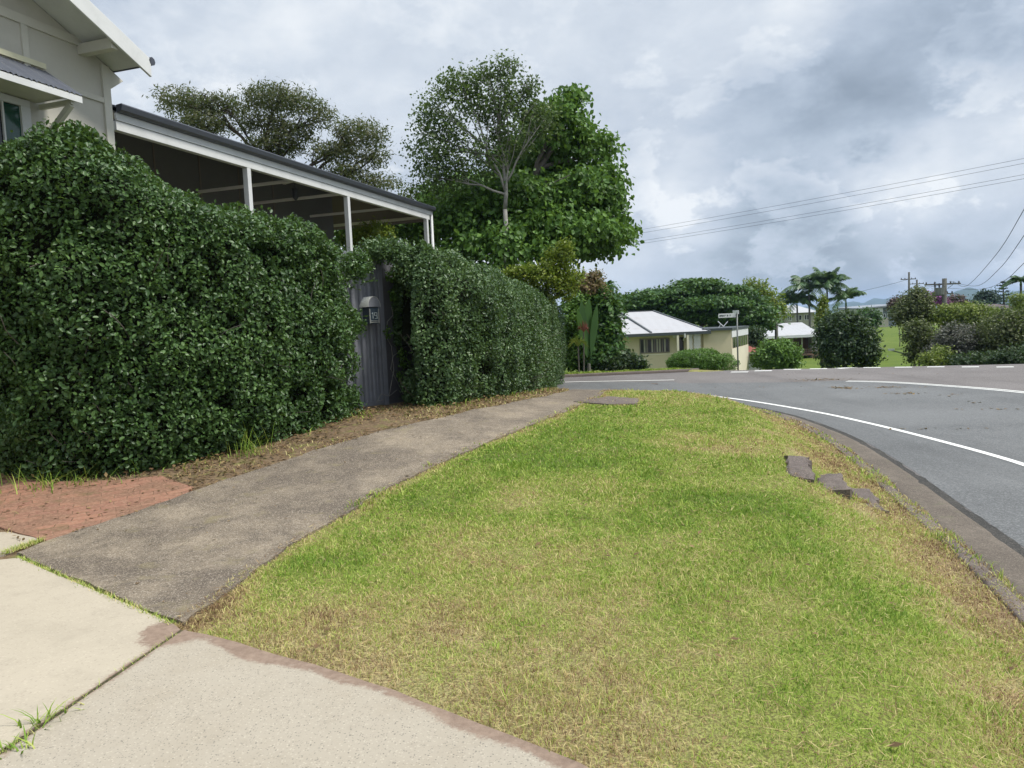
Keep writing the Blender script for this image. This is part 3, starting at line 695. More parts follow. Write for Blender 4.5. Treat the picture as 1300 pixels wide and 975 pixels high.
loft('gutter', KD, [(.139, -.53), (.1405, -.492), (.30, -.498), (.50, -.4945), (.575, -.496), (.576, -.56)], M['gutter'], 6, .004)
rng_edge = [(x, y) for x, y in off_line(KD, -.545)] ; 
er = np.array(rng_edge); ey = off_line(KD, -.67); wob = .05 * fbm(ey[:, 0] * 5, ey[:, 1] * 5, 0, 4, 9)
T = off_line(KD, -.545) - off_line(KD, -.68); T /= np.linalg.norm(T, axis=1)[:, None]; ey = ey + T * wob[:, None]
n = len(er); V = [(a, b, -.4975) for a, b in er] + [(a, b, -.4955) for a, b in ey]
o = new_mesh('asphalt_edge', V, [(i, n + i, n + i + 1, i + 1) for i in range(n - 1)], M['asphalt_edge'], None, True); o['kind'] = 'structure'
# newer grey overlay on the near lane, up to the centre lines
def wr(px, py): return gp(px, py, ROADZ)
ctr = catmull([tuple(wr(px, py)[:2]) for px, py in ((1075, 484.2), (1110, 484.8), (1150, 486.6), (1200, 490), (1250, 493.8), (1300, 498.5), (1360, 505), (1450, 520), (1600, 560))] + [(22, 6), (22, -10)], 6)
kr = off_line(KD, -.68)
k2 = kr[(kr[:, 1] > -9.5)]
north = [tuple(wr(px, py)[:2]) for px, py in ((1074, 483.3), (1020, 485.2), (960, 485.6), (900, 486.2), (862, 486.6), (855, 484.5), (735, 485.5))] + [(-9, 25.6), (-24, 27.6)]
k3 = k2[k2[:, 0] > -23]
poly = [Vector(tuple(p)) for p in k3] + [Vector(p) for p in north[::-1]] + [Vector(tuple(p)) for p in ctr]
def overz(x, y): return roadz(x, y)
tag(drape('road_resurfacing', poly, M['asphalt_new'], .004, .8, .006, overz, 0, None, 12, .3), kind='structure')
def line(name, P, wdt, dz=.009):
    return ribbon(name, densify(P, .3), wdt / 2, -wdt / 2, lambda x, y: roadz(x, y) + dz, M['line'])
edge = catmull([tuple(wr(px, py)[:2]) for px, py in ((880, 501), (900, 502.5), (950, 509), (1000, 517), (1050, 526), (1100, 537), (1150, 549), (1200, 562), (1250, 575.5), (1300, 590.5), (1380, 618))] + [(6.4, 5.5), (5.9, 2), (5, -3), (3, -9)], 5)
line('road_marking', edge, .11)
line('road_marking', off_line(ctr, -.09), .10); line('road_marking', off_line(ctr, .11), .10)
line('road_marking', [tuple(wr(856, 482.6)[:2]), tuple(wr(800, 483.6)[:2]), tuple(wr(733, 484.8)[:2]), tuple(wr(600, 489)[:2])], .16)
for i, x in enumerate((938, 968, 1005, 1038, 1106, 1146, 1187, 1231, 1275, 1322, 1372)):
    y = np.interp(x, [938, 1005, 1106, 1187, 1275, 1372], [472.6, 469.2, 466.9, 466.1, 466.2, 467.2])
    a = wr(x - 10, y); b = wr(x + 12, y - .2); line('road_marking', [tuple(a[:2]), tuple(b[:2])], .30)
line('road_marking', [tuple(wr(1063, 468)[:2]), tuple(wr(1080, 466.8)[:2]), tuple(wr(1098, 464.4)[:2])], .36)
# far kerb and the dark shadow-free kerb face of the side street verge
VK = densify([(-60, 29.6), (6.2, 29.6), (7.4, 29.9)], .5)
loft('kerb', VK[:, :], [(.10, -.50), (.09, -.42), (.05, -.40), (-.12, -.395), (-.16, -.44)], M['oldblock'], 8, .01)

# ------------------------------------------------------------------ leaves
def leaf_mesh(Pc, ax, nm, L, Wd, shape=6):
    """Pc centres, ax leaf axis, nm leaf normal, L lengths, Wd widths"""
    ax = ax / (np.linalg.norm(ax, axis=1)[:, None] + 1e-9)
    sdv = np.cross(ax, nm); sdv /= (np.linalg.norm(sdv, axis=1)[:, None] + 1e-9); nn = np.cross(sdv, ax)
    L = np.asarray(L)[:, None]; Wd = np.asarray(Wd)[:, None]; n = len(Pc)
    if shape == 6:
        pts = [Pc - ax * L * .5, Pc - ax * L * .18 + sdv * Wd * .46 + nn * Wd * .14, Pc + ax * L * .2 + sdv * Wd * .42 + nn * Wd * .12, Pc + ax * L * .5 - nn * L * .08,
               Pc + ax * L * .2 - sdv * Wd * .42 + nn * Wd * .12, Pc - ax * L * .18 - sdv * Wd * .46 + nn * Wd * .14]
        V = np.stack(pts, 1).reshape(-1, 3); k = np.arange(n)[:, None] * 6
        F = np.concatenate([k + np.array([0, 1, 2, 3]), k + np.array([0, 3, 4, 5])])
    else:
        pts = [Pc - ax * L * .5, Pc + sdv * Wd * .5 + nn * Wd * .12, Pc + ax * L * .5, Pc - sdv * Wd * .5 + nn * Wd * .12]
        V = np.stack(pts, 1).reshape(-1, 3); k = np.arange(n)[:, None] * 4
        F = k + np.array([0, 1, 2, 3])
    return V, F
def rnd_unit(n, r=rs):
    v = r.normal(size=(n, 3)); return v / np.linalg.norm(v, axis=1)[:, None]
def crown_leaves(ells, nclump, per, cr, L, Wd, seed, droop=.2, upn=.9, shell=.55, flat=.55, inner=.0, shape=4, hole=0.0, hfreq=.8, under=.0, lvar=.35):
    r = np.random.RandomState(seed)
    wts = np.array([e[1][0] * e[1][2] + e[1][0] * e[1][1] for e in ells]); pick = r.choice(len(ells), nclump, p=wts / wts.sum())
    cen = np.array([tuple(e[0]) for e in ells])[pick]; rad = np.array([e[1] for e in ells])[pick]
    d = rnd_unit(nclump, r); d[:, 2] = np.where((d[:, 2] < -.35) & (r.rand(nclump) > under), -d[:, 2], d[:, 2])
    rr = shell + (1 - shell) * r.rand(nclump) ** .6
    rr *= 1 + .16 * fbm(d[:, 0] * 2.2 + seed, d[:, 1] * 2.2, d[:, 2] * 2.2, 2, seed)
    P = cen + d * rad * rr[:, None]
    if hole > 0:
        keep = fbm(P[:, 0] * hfreq, P[:, 1] * hfreq, P[:, 2] * hfreq, 2, seed + 5) > -1 + hole * 1.15
        P, d = P[keep], d[keep]; nclump = len(P)
    Q = np.repeat(P, per, 0); D = np.repeat(d, per, 0); n = len(Q)
    o = np.clip(r.normal(size=(n, 3)), -1.5, 1.5) * cr * np.repeat(.6 + .8 * r.rand(nclump), per)[:, None]; o[:, 2] *= flat
    Q = Q + o
    nm = D * .5 + rnd_unit(n, r) * .75 + np.array([0, 0, upn]); ax = rnd_unit(n, r) + D * .5; ax[:, 2] -= droop + .3 * upn * ax[:, 2]
    sc = 1 + lvar * (r.rand(n) * 2 - 1)
    V, F = leaf_mesh(Q, ax, nm, L * sc, Wd * sc, shape)
    if inner > 0:
        m = int(nclump * inner); pk = r.choice(len(ells), m, p=wts / wts.sum()); dd = rnd_unit(m, r)
        Q2 = np.array([tuple(e[0]) for e in ells])[pk] + dd * np.array([e[1] for e in ells])[pk] * (.25 + .42 * r.rand(m))[:, None]
        V2, F2 = leaf_mesh(Q2, rnd_unit(m, r), dd + rnd_unit(m, r) * .4, np.full(m, cr * 2.2), np.full(m, cr * 1.8), shape)
        F2 = F2 + len(V); V = np.vstack([V, V2]); F = np.vstack([F, F2])
    return V, F
def E(px, py, Yd, rx, rz, ry=None):
    c = at_y(px, py, Yd); k = Yd / FPX
    return (c, (rx * k, (ry if ry is not None else rx) * k, rz * k))
def limb(mb, a, b, r0, r1, bend=.12, n=6, rg=random, seg=7):
    a = Vector(a); b = Vector(b); L = (b - a).length; o1 = Vector((rg.uniform(-1, 1), rg.uniform(-1, 1), rg.uniform(-.3, 1))) * L * bend
    pts = []; rad = []
    for i in range(n + 1):
        t = i / n; p = a.lerp(b, t) + o1 * math.sin(t * math.pi) * .6 + Vector((rg.uniform(-1, 1), rg.uniform(-1, 1), rg.uniform(-1, 1))) * L * .018 * (0 < i < n)
        pts.append(p); rad.append(r0 + (r1 - r0) * t)
    mb.tube(pts, rad, seg); return pts
def tree(name, label, cat, base, ells, leafargs, leafm, barkm, trunk_r, fork_z=None, group=None, twigs=2, seed=1, limbs=True, sub=.3, extra=None, fork=None, fname='crown'):
    rg = random.Random(seed); base = Vector(base)
    t = thing(name, label, cat, base, group)
    V, F = crown_leaves(ells, seed=seed, **leafargs); new_mesh(fname, V, F, leafm, t)
    cs = [e[0] for e in ells]; cc = sum(cs, Vector((0, 0, 0))) / len(cs)
    top = fork if fork is not None else Vector((base.x * .6 + cc.x * .4, base.y * .6 + cc.y * .4, fork_z if fork_z is not None else base.z + (cc.z - base.z) * .5))
    mb = MB(); limb(mb, base - Vector((0, 0, .1)), top, trunk_r, trunk_r * .7, .04, 7, rg, 9); mb.build('trunk', barkm, t, smooth=True)
    if limbs:
        mb = MB()
        hi = max(ells, key=lambda e: e[0].z)[0]; lead_end = hi.lerp(cc, .35)
        lead = limb(mb, top, lead_end, trunk_r * .68, trunk_r * .22, .10, 9, rg)
        for (c, r_) in ells:
            ok_ = [i_ for i_, p_ in enumerate(lead) if p_.z < c.z + .2 * r_[2]] or [0]
            i_ = ok_[int(len(ok_) * rg.uniform(.1, .75))]
            pts = limb(mb, lead[i_], c + Vector((0, 0, -.1 * r_[2])), trunk_r * (.42 - .02 * i_), trunk_r * .13, .14, 6, rg)
            for q in range(twigs):
                s = pts[rg.randint(2, len(pts) - 1)]; dd = Vector((rg.uniform(-1, 1), rg.uniform(-1, 1), rg.uniform(-.1, 1)))
                e = c + Vector((dd.x * r_[0], dd.y * r_[1], dd.z * r_[2])) * .8
                p2 = limb(mb, s, e, trunk_r * .2, trunk_r * .05, .12, 5, rg, 5)
                for q2 in range(2):
                    s2 = p2[rg.randint(1, len(p2) - 2)]; e2 = s2 + Vector((rg.uniform(-1, 1) * r_[0], rg.uniform(-1, 1) * r_[1], rg.uniform(-.2, .9) * r_[2])) * sub
                    limb(mb, s2, e2, trunk_r * .08, trunk_r * .03, .1, 4, rg, 4)
        mb.build('limbs', barkm, t, smooth=True)
    return t

# ------------------------------------------------------------------ the two hedges
def hedge(name, label, line3, stations, depth, dens, L, mat, seed, end_round=.45, clumps=(), taper_end=False):
    r = np.random.RandomState(seed); B = np.array([tuple(p) for p in line3]); top = []
    for (px, by, ty), p in zip(stations, line3): top.append(at_y(px, ty, p.y + .45).z)
    top = np.array(top); s = np.concatenate([[0], np.cumsum(np.hypot(*np.diff(B[:, :2], axis=0).T))])
    def frame(u):
        x = np.interp(u, s, B[:, 0]); y = np.interp(u, s, B[:, 1]); z = np.interp(u, s, B[:, 2]); h = np.interp(u, s, top) - z
        e = .35; dx = np.interp(u + e, s, B[:, 0]) - np.interp(u - e, s, B[:, 0]); dy = np.interp(u + e, s, B[:, 1]) - np.interp(u - e, s, B[:, 1])
        l = np.hypot(dx, dy) + 1e-9; return x, y, z, h, dy / l, -dx / l   # outward normal to the right of travel (street side)
    def surf(u, v):
        """v: 0 bottom front ... 1 bottom of the back; returns point, normal"""
        x, y, z, h, nx_, ny_ = frame(u)
        rc = .5; hf = h - rc; arc = rc * math.pi / 2; tot = hf + arc + (depth - 2 * rc) + arc + hf * .5
        q = v * tot; d = np.zeros_like(u); zz = np.zeros_like(u); no = np.zeros_like(u); nz = np.zeros_like(u)
        a = q < hf; d[a] = 0; zz[a] = q[a]; no[a] = 1
        b = (~a) & (q < hf + arc); th = (q - hf) / rc; d = np.where(b, rc - rc * np.cos(th), d); zz = np.where(b, hf + rc * np.sin(th), zz); no = np.where(b, np.cos(th), no); nz = np.where(b, np.sin(th), nz)
        c = (~a) & (~b) & (q < hf + arc + depth - 2 * rc); d = np.where(c, rc + q - hf - arc, d); zz = np.where(c, h, zz); nz = np.where(c, 1, nz)
        e = (~a) & (~b) & (~c) & (q < hf + 2 * arc + depth - 2 * rc); th = (q - (hf + arc + depth - 2 * rc)) / rc
        d = np.where(e, depth - rc + rc * np.sin(th), d); zz = np.where(e, h - rc + rc * np.cos(th), zz); no = np.where(e, -np.sin(th), no); nz = np.where(e, np.cos(th), nz)
        f = q >= hf + 2 * arc + depth - 2 * rc; d = np.where(f, depth, d); zz = np.where(f, h - rc - (q - (hf + 2 * arc + depth - 2 * rc)), zz); no = np.where(f, -1, no)
        bulge = .12 * np.sin(np.clip(zz / np.maximum(h, .1), 0, 1) * math.pi) * (no > .5)
        under = .05 * (1 - ss(zz, 0, .6)) * (no > .5)
        d = d - bulge + under
        P = np.stack([x - nx_ * d, y - ny_ * d, z + zz], 1); N = np.stack([nx_ * no, ny_ * no, nz], 1); return P, N, h
    area = (s[-1]) * (np.mean(top - B[:, 2]) * 1.5 + depth + .5); n = int(area * dens)
    u = r.rand(n) * s[-1]; v = r.rand(n)
    P, N, h = surf(u, v)
    big = fbm(P[:, 0] * .9, P[:, 1] * .9, P[:, 2] * .9, 3, seed); sm = fbm(P[:, 0] * 3.4, P[:, 1] * 3.4, P[:, 2] * 3.4, 3, seed + 9)
    edge_f = ss(u, 0, .5) * (1 - ss(u, s[-1] - (.35 if taper_end else .25), s[-1])) if taper_end else 1
    disp = .20 * big + .16 * sm
    dep = -.24 * r.rand(n) ** 1.4 + disp + np.where((r.rand(n) < .02), .04 + .06 * r.rand(n), 0) - (.35 * (1 - edge_f) if taper_end else 0)
    holes = sm < -.40; dep = np.where(holes, dep - .14, dep)
    Q = P + N * dep[:, None]
    tg = rnd_unit(n, r)
    nm = N * .55 + rnd_unit(n, r) * .6 + np.array([0, 0, .55]); ax = tg + N * .45 + np.array([0, 0, -.25]); sc = .55 + .85 * r.rand(n)
    V, F = leaf_mesh(Q, ax, nm, L * sc, L * .58 * sc, 6)
    root = thing(name, label, 'hedge', tuple(B[len(B) // 2]))
    for (c, rd, k) in clumps:
        V2, F2 = crown_leaves([(c, rd)], k, 14, .07, L, L * .58, seed + 3, .3, .5, .3, .8, .4, 6, under=1.0); F = np.vstack([F, F2 + len(V)]); V = np.vstack([V, V2])
    new_mesh('foliage', V, F, mat, root)
    # shoots sticking out of the top
    # near-black core: shade behind the leaf gaps put into its colour
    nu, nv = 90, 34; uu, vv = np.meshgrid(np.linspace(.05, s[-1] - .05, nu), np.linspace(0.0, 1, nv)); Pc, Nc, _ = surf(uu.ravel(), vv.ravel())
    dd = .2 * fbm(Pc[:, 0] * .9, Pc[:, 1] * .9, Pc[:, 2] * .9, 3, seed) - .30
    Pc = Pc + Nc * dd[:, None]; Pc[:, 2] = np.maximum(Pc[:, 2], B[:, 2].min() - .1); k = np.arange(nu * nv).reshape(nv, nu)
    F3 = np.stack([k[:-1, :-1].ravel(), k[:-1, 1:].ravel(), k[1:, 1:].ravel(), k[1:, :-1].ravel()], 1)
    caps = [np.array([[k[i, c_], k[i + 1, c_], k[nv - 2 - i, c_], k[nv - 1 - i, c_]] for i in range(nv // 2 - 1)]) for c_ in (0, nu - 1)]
    new_mesh('shade_core', Pc, np.vstack([F3] + caps), M['hedgecore'], root, True)
    # twigs
    mb = MB(); rg = random.Random(seed)
    for i in range(110):
        a = np.array([rg.random() * s[-1]]); b_ = np.array([rg.random() ** 1.6 * .34]); p, nn_, _ = surf(a, b_)
        p0 = Vector(p[0]) - Vector(nn_[0]) * .18; p1 = Vector(p[0]) + Vector(nn_[0]) * rg.uniform(-.02, .10) + Vector((rg.uniform(-.3, .3), rg.uniform(-.2, .2), rg.uniform(-.1, .45)))
        limb(mb, p0, p1, .006, .003, .2, 5, rg, 4)
    tw = mb.build('twigs', M['bark_mid'], root); tw['kind'] = 'stuff'
    return root, surf, s
ov = []
for (px, py, rx, rz) in ((492, 318, 20, 13), (512, 330, 14, 22), (474, 316, 14, 10), (528, 348, 12, 30), (541, 395, 10, 40), (543, 455, 14, 42), (530, 492, 18, 24)):
    p = at_y(px, py, 11.9); k = 11.9 / FPX; ov.append((p, (rx * k, .35, rz * k), int(rx * rz * .35)))
ovl = []
for (px, py, rx, rz) in ((455, 338, 12, 18), (446, 412, 10, 16), (440, 505, 10, 12)):
    p = at_y(px, py, 11.2); k = 11.2 / FPX; ovl.append((p, (rx * k, .25, rz * k), int(rx * rz * .4)))
hedge('hedge', 'tall glossy dark green hedge left of the gate, bulging over the brick paving', HL, HEDGE_L, 1.5, 2500, .052, M['hedge'], 41, clumps=ovl)
hedge('hedge', 'lower clipped green hedge right of the gate, running along the footpath to the corner', HR, HEDGE_R, 1.3, 2300, .050, M['hedge2'], 77, clumps=ov, taper_end=True)

# ------------------------------------------------------------------ gate, side panel, mailbox
G0 = gp(438, 522); G1 = gp(486, 514.5); G2 = G1 + (gp(548, 503) - G1)
gz = G1.z; gtop = at_y(474, 325, G1.y).z; gd = (Vector((G1.x, G1.y, 0)) - Vector((G0.x, G0.y, 0))).normalized(); gn = Vector((gd.y, -gd.x, 0))
gL = 1.05
groot = thing('gate', 'slate grey corrugated metal gate between the two hedges', 'gate', (G1.x, G1.y, gz))
mb = MB(); A = Vector((G1.x, G1.y, gz)) - gd * gL
n = 160; pr = []
for i in range(n + 1):
    u = i / n * (gL - .05); pr.append((u, .03 * math.copysign(abs(math.sin(u * math.pi / .085)) ** .45, math.sin(u * math.pi / .085))))
V = []; 
for zz in (gz + .06, gtop):
    for u, w_ in pr: V.append(A + gd * u + gn * w_ + Vector((0, 0, zz - gz)))
k = n + 1; mb.add(V, [(i, i + 1, k + i + 1, k + i) for i in range(n)])
V2 = [v - gn * .004 for v in V]; mb.add(V2, [(i, i + 1, k + i + 1, k + i)[::-1] for i in range(n)])
mb.build('corrugated_sheet', M['gate'], groot)
mb = MB(); up = Vector((0, 0, 1))
for u in (0, gL - .025): mb.bar(A + gd * u + up * .03, A + gd * u + up * (gtop - gz + .03), .05, .06, gn)
mb.bar(A + up * (gtop - gz + .02), A + gd * gL + up * (gtop - gz + .02), .05, .05); mb.bar(A + up * .05, A + gd * gL + up * .05, .05, .07); mb.build('gate_frame', M['gate'], groot, .004)
mb = MB(); pp = Vector((G1.x, G1.y, gz)) + gd * .06; mb.bar(pp, pp + up * (gtop - gz + .06), .09, .09, gn); mb.build('gate_post', M['gate'], groot, .006)
froot = thing('board_fence', 'flat slate grey fence board right of the gate, half covered by vines', 'fence', (G2.x, G2.y, gz))
mb = MB(); fd = (Vector((G2.x, G2.y, 0)) - Vector((G1.x, G1.y, 0))).normalized(); q0 = pp + fd * .06; q1 = q0 + fd * 1.25
fn = Vector((fd.y, -fd.x, 0)); mb.bar(q0 + up * ((gtop - gz) / 2 - .05), q1 + up * ((gtop - gz) / 2 - .05), .03, gtop - gz + .02); mb.build('board', M['panel'], froot, .003)
mb = MB()
for zz in (.55, 1.4): mb.bar(q0 + up * zz + fn * .022, q1 + up * zz + fn * .022, .012, .02)
bt = mb.build('battens', M['panel'], froot); bt['kind'] = 'stuff'
# vine on the panel
vroot = thing('climbing_vine', 'thin bare vine climbing the slate grey board beside the gate', 'vine', q0 + fn * .05)
mb = MB()
for pts_ in (((494, 502), (500, 470), (497, 440), (489, 425), (492, 408), (499, 400), (497, 390)), ((512, 500), (503, 482), (496, 468), (499, 452), (507, 446), (515, 440)), ((487, 507), (478, 511), (484, 500), (494, 503), (504, 495))):
    mb.tube([at_plane(a, b, q0 + fn * .05, fn) for a, b in pts_], .006, 5)
mb.build('stems', M['bark_pale'], vroot)
cl = [(at_plane(a, b, q0 + fn * .09, fn), (.09, .05, .09)) for a, b in ((509, 428), (492, 420), (508, 450), (504, 360), (495, 350), (514, 462), (506, 478), (500, 375), (518, 410), (516, 385))]
V, F = crown_leaves(cl, 120, 6, .035, .05, .03, 5, .3, .4, .2, 1, 0, 6, under=1.0); new_mesh('vine_leaves', V, F, M['brightg'], vroot)
# mailbox: arched roof over a dark box with the number plate
mroot_p = at_plane(474, 392, Vector((G1.x, G1.y, gz)) + gn * .13, gn)
mroot = thing('mailbox', 'metal mailbox with an arched lid and number 19, mounted on the slate grey gate', 'mailbox', mroot_p - Vector((0, 0, .2)))
md = gd; mo = at_plane(475.5, 389.5, Vector((G1.x, G1.y, gz)) + gn * .20, gn)
# lid: half cylinder whose axis runs from the street side to the gate's left
mb = MB(); r_ = .13; Lb = .42; axd = Vector((-.80, .60, 0)); fx = Vector((-axd.y, axd.x, 0)); fx = fx if fx.dot(gn) > 0 else -fx
e0 = mo - gd * .0 + gn * .0
def ring(c, rad, k=14, depth_=None):
    return [c + fx * math.cos(math.pi * i / k) * rad + up * math.sin(math.pi * i / k) * rad * 1.25 for i in range(k + 1)]
ra = ring(e0, r_); rb = ring(e0 + axd * Lb, r_); ri = ring(e0, r_ - .006); rj = ring(e0 + axd * Lb, r_ - .006); k = len(ra)
mb.add(ra + rb + ri + rj, [(i, i + 1, k + i + 1, k + i) for i in range(k - 1)] + [(2 * k + i, 3 * k + i, 3 * k + i + 1, 2 * k + i + 1) for i in range(k - 1)] + [(i, 2 * k + i, 2 * k + i + 1, i + 1) for i in range(k - 1)])
mb.build('lid', M['mail'], mroot, smooth=True)
mb = MB(); mb.prism([p - axd * -.004 for p in ri], axd * .004); mb.build('end_cap', M['gate'], mroot)
mb = MB(); c0 = e0 + axd * .02; c1 = e0 + axd * (Lb - .02)
mb.hexa([c0 - fx * .095 - up * .26, c0 + fx * .095 - up * .26, c1 + fx * .095 - up * .26, c1 - fx * .095 - up * .26, c0 - fx * .095 - up * .004, c0 + fx * .095 - up * .004, c1 + fx * .095 - up * .004, c1 - fx * .095 - up * .004])
mb.build('box', M['plate'], mroot, .004)
# frame round the street face and the digits on the face turned to the viewer
fc = -axd
mb = MB(); P0 = c0 - axd * .004
for s_ in (-1, 1): mb.bar(P0 + fx * .092 * s_ - up * .25, P0 + fx * .092 * s_ - up * .03, .012, .012, fx)
mb.bar(P0 - fx * .092 - up * .235, P0 + fx * .092 - up * .235, .012, .01); mb.bar(P0 - fx * .092 - up * .212, P0 + fx * .092 - up * .212, .008, .006); mb.build('trim', M['mail'], mroot)
rg_ = []
mb = MB(); hgt = .085; z0 = -.135
def seg(a, b): 
    A_ = P0 - axd * .004 - fx * 0 + fxs * a[0] + up * (z0 + a[1]); B_ = P0 - axd * .004 + fxs * b[0] + up * (z0 + b[1]); mb.bar(A_, B_, .006, .013, -axd.cross(B_ - A_) if False else Vector(axd))
fxs = axd.cross(up).normalized()
seg((-.035, -.045), (-.035, .045)); seg((-.035, .045), (-.05, .03))
for a, b in (((.0, .045), (.05, .045)), ((.0, .045), (.0, .0)), ((.0, .0), (.05, .0)), ((.05, .045), (.05, -.045)), ((.05, -.045), (.005, -.045))): seg(a, b)
mb.build('house_number', M['digits'], mroot)

# ------------------------------------------------------------------ the near house (gable end and veranda)
gA = at_y(147, 133, 11.9); v1 = raydir(549, 264); tt = (gA.z - CAMZ) / v1.z; gB = Vector((v1.x * tt, v1.y * tt, gA.z))
he = (gB - gA).normalized(); hn = Vector((he.y, -he.x, 0))          # along the veranda, and out to the street
def hp(px, py, off=0.0):
    p = at_plane(px, py, gA + hn * off, hn); d = p - gA; return d.dot(he), p.z
def HP(u, off, z): q = gA + he * u + hn * off; return Vector((q.x, q.y, z))
def hbox(mb, u0, u1, o0, o1, z0, z1):
    return mb.hexa([HP(u0, o0, z0), HP(u1, o0, z0), HP(u1, o1, z0), HP(u0, o1, z0), HP(u0, o0, z1), HP(u1, o0, z1), HP(u1, o1, z1), HP(u0, o1, z1)])
base_z = .3
hroot = thing('house', 'stone grey weatherboard house with gable end and long white post veranda behind the tall hedge', 'house', HP(4, -2, base_z))
WO = .45                                                            # the gable wall stands forward of the gutter line
uc, _ = hp(140, 150, WO)
(ub0, zb0), (ub1, zb1) = hp(113, 0, WO + .62), hp(188, 72, WO + .62)
slope = (zb1 - zb0) / (ub1 - ub0)
def roof_z(u): return zb1 + slope * (u - ub1)
ua = uc - 3.6; uw = 2 * ua - uc; ue = ub1; uel = 2 * ua - ue
def rz2(u): return roof_z(u) if u >= ua else roof_z(2 * ua - u)
mb = MB(); wallp = [HP(uw, WO, base_z - .5), HP(uc, WO, base_z - .5), HP(uc, WO, rz2(uc) - .14), HP(ua, WO, rz2(ua) - .14), HP(uw, WO, rz2(uw) - .14)]
mb.prism(wallp[::-1], -hn * 7.5); mb.build('wall', M['wall'], hroot)
mb = MB()
for a, b in ((ua, ue), (uel, ua)):
    mb.hexa([HP(a, WO + .62, rz2(a) - .10), HP(b, WO + .62, rz2(b) - .10), HP(b, WO - 8, rz2(b) - .10), HP(a, WO - 8, rz2(a) - .10), HP(a, WO + .62, rz2(a)), HP(b, WO + .62, rz2(b)), HP(b, WO - 8, rz2(b)), HP(a, WO - 8, rz2(a))])
mb.build('roof', M['hood'], hroot)
mb = MB()                                                           # soffit lining
for a, b in ((ua, ue - .03), (uel + .03, ua)):
    mb.hexa([HP(a, WO + .6, rz2(a) - .135), HP(b, WO + .6, rz2(b) - .135), HP(b, WO, rz2(b) - .135), HP(a, WO, rz2(a) - .135), HP(a, WO + .6, rz2(a) - .104), HP(b, WO + .6, rz2(b) - .104), HP(b, WO, rz2(b) - .104), HP(a, WO, rz2(a) - .104)])
mb.build('soffit', M['white'], hroot)
(_, zbb) = hp(184.6, 96, WO + .62); bh = rz2(ue) - zbb - .0
mb = MB()
for a, b in ((ua, ue + .0), (uel, ua)):
    mb.hexa([HP(a, WO + .622, rz2(a) - bh), HP(b, WO + .622, rz2(b) - bh), HP(b, WO + .66, rz2(b) - bh), HP(a, WO + .66, rz2(a) - bh), HP(a, WO + .622, rz2(a) - .035), HP(b, WO + .622, rz2(b) - .035), HP(b, WO + .66, rz2(b) - .035), HP(a, WO + .66, rz2(a) - .035)])
mb.build('bargeboard', M['white'], hroot, .004)
mb = MB(); mb.tube([HP(ue + .03, WO + .66, rz2(ue) - .06), HP(ue + .03, WO - 8, rz2(ue) - .06)], .06, 8); mb.build('gutter', M['gutterdark'], hroot)
# eave bracket and purlin ends
mb = MB(); uu_, zz_ = hp(124, 60, WO + .3); hbox(mb, uu_ - .06, uu_ + .06, WO, WO + .6, zz_ - .07, zz_ + .07); mb.build('purlin_end', M['walltrim'], hroot, .004); mb = MB()
mb.hexa([HP(uc + .02, WO - .1, rz2(uc) - .45), HP(uc + .07, WO - .1, rz2(uc) - .45), HP(uc + .07, WO + .0, rz2(uc) - .45), HP(uc + .02, WO + .0, rz2(uc) - .45), HP(uc + .02, WO - .1, rz2(uc) - .15), HP(uc + .3, WO - .1, rz2(uc + .3) - .15), HP(uc + .3, WO, rz2(uc + .3) - .15), HP(uc + .02, WO, rz2(uc) - .15)])
mb.build('eave_bracket', M['walltrim'], hroot, .004)
mb = MB(); hbox(mb, uc + .0, ue - .02, WO - 7, WO - .12, rz2(ue) - .16, rz2(ue) - .13); mb.build('eave_lining', M['endboard'], hroot)
# cover strips on the wall
mb = MB()
def strip_h(px0, py0, px1, py1, h, u1=None):
    u0, za = hp(px0, py0, WO); u1_, zb_ = hp(px1, py1, WO); z = (za + zb_) / 2
    hbox(mb, uw, (uc if u1 is None else u1), WO - .01, WO + .028, z, z + h)
u0, z1_ = hp(0, 20.9, WO); u0, z1b = hp(110, 62.4, WO); zz = (z1_ + z1b) / 2; hbox(mb, uw, uc, WO - .01, WO + .03, zz, zz + .12)
u0, z2_ = hp(106.7, 123.3, WO); hbox(mb, uw, uc, WO - .01, WO + .028, z2_, z2_ + .075)
ux, _ = hp(29.5, 40, WO); hbox(mb, ux - .045, ux + .045, WO - .01, WO + .026, z2_ + .076, zz - .001)
hbox(mb, uc - .11, uc + .02, WO - .05, WO + .034, base_z, rz2(uc) - .16)
ux2, _ = hp(96, 40, WO); hbox(mb, ux2 - .04, ux2 + .04, WO - .01, WO + .026, zz + .121, rz2(ux2) - .17)
mb.build('cover_strips', M['walltrim'], hroot, .003)
# window and its hood
ha = hp(57.5, 90.6, WO + .02); hb = hp(105, 127, WO + .62)
hu1 = ha[0] ; hz1 = ha[1]; hub = hb[0]; hzb = hb[1] + .05
hood = thing('window_hood', 'x', 'x', HP(hu1, WO, hzb)); 
for k_ in ('label', 'category'): del hood[k_]
adopt(hood, hroot); 
def kid(o, par):
    o.parent = par; o.matrix_parent_inverse = Matrix.Translation(-Vector(HP(hu1, WO, hzb))); return o
hu0 = uw + 1.2
mb = MB(); n = 150; Va = []; Vb = []
for i in range(n + 1):
    t_ = i / n; u_ = hu0 + (hu1 - hu0) * t_; c_ = .012 * math.sin((u_ - hu0) * 2 * math.pi / .076)
    ub_ = hu0 + (hub - hu0) * t_
    Va.append(HP(u_ if t_ < 1 else u_, WO + .02, hz1 + c_)); Vb.append(HP(u_ * (1 - t_ ** 6) + ub_ * t_ ** 6 if False else ub_, WO + .63, hzb + c_))
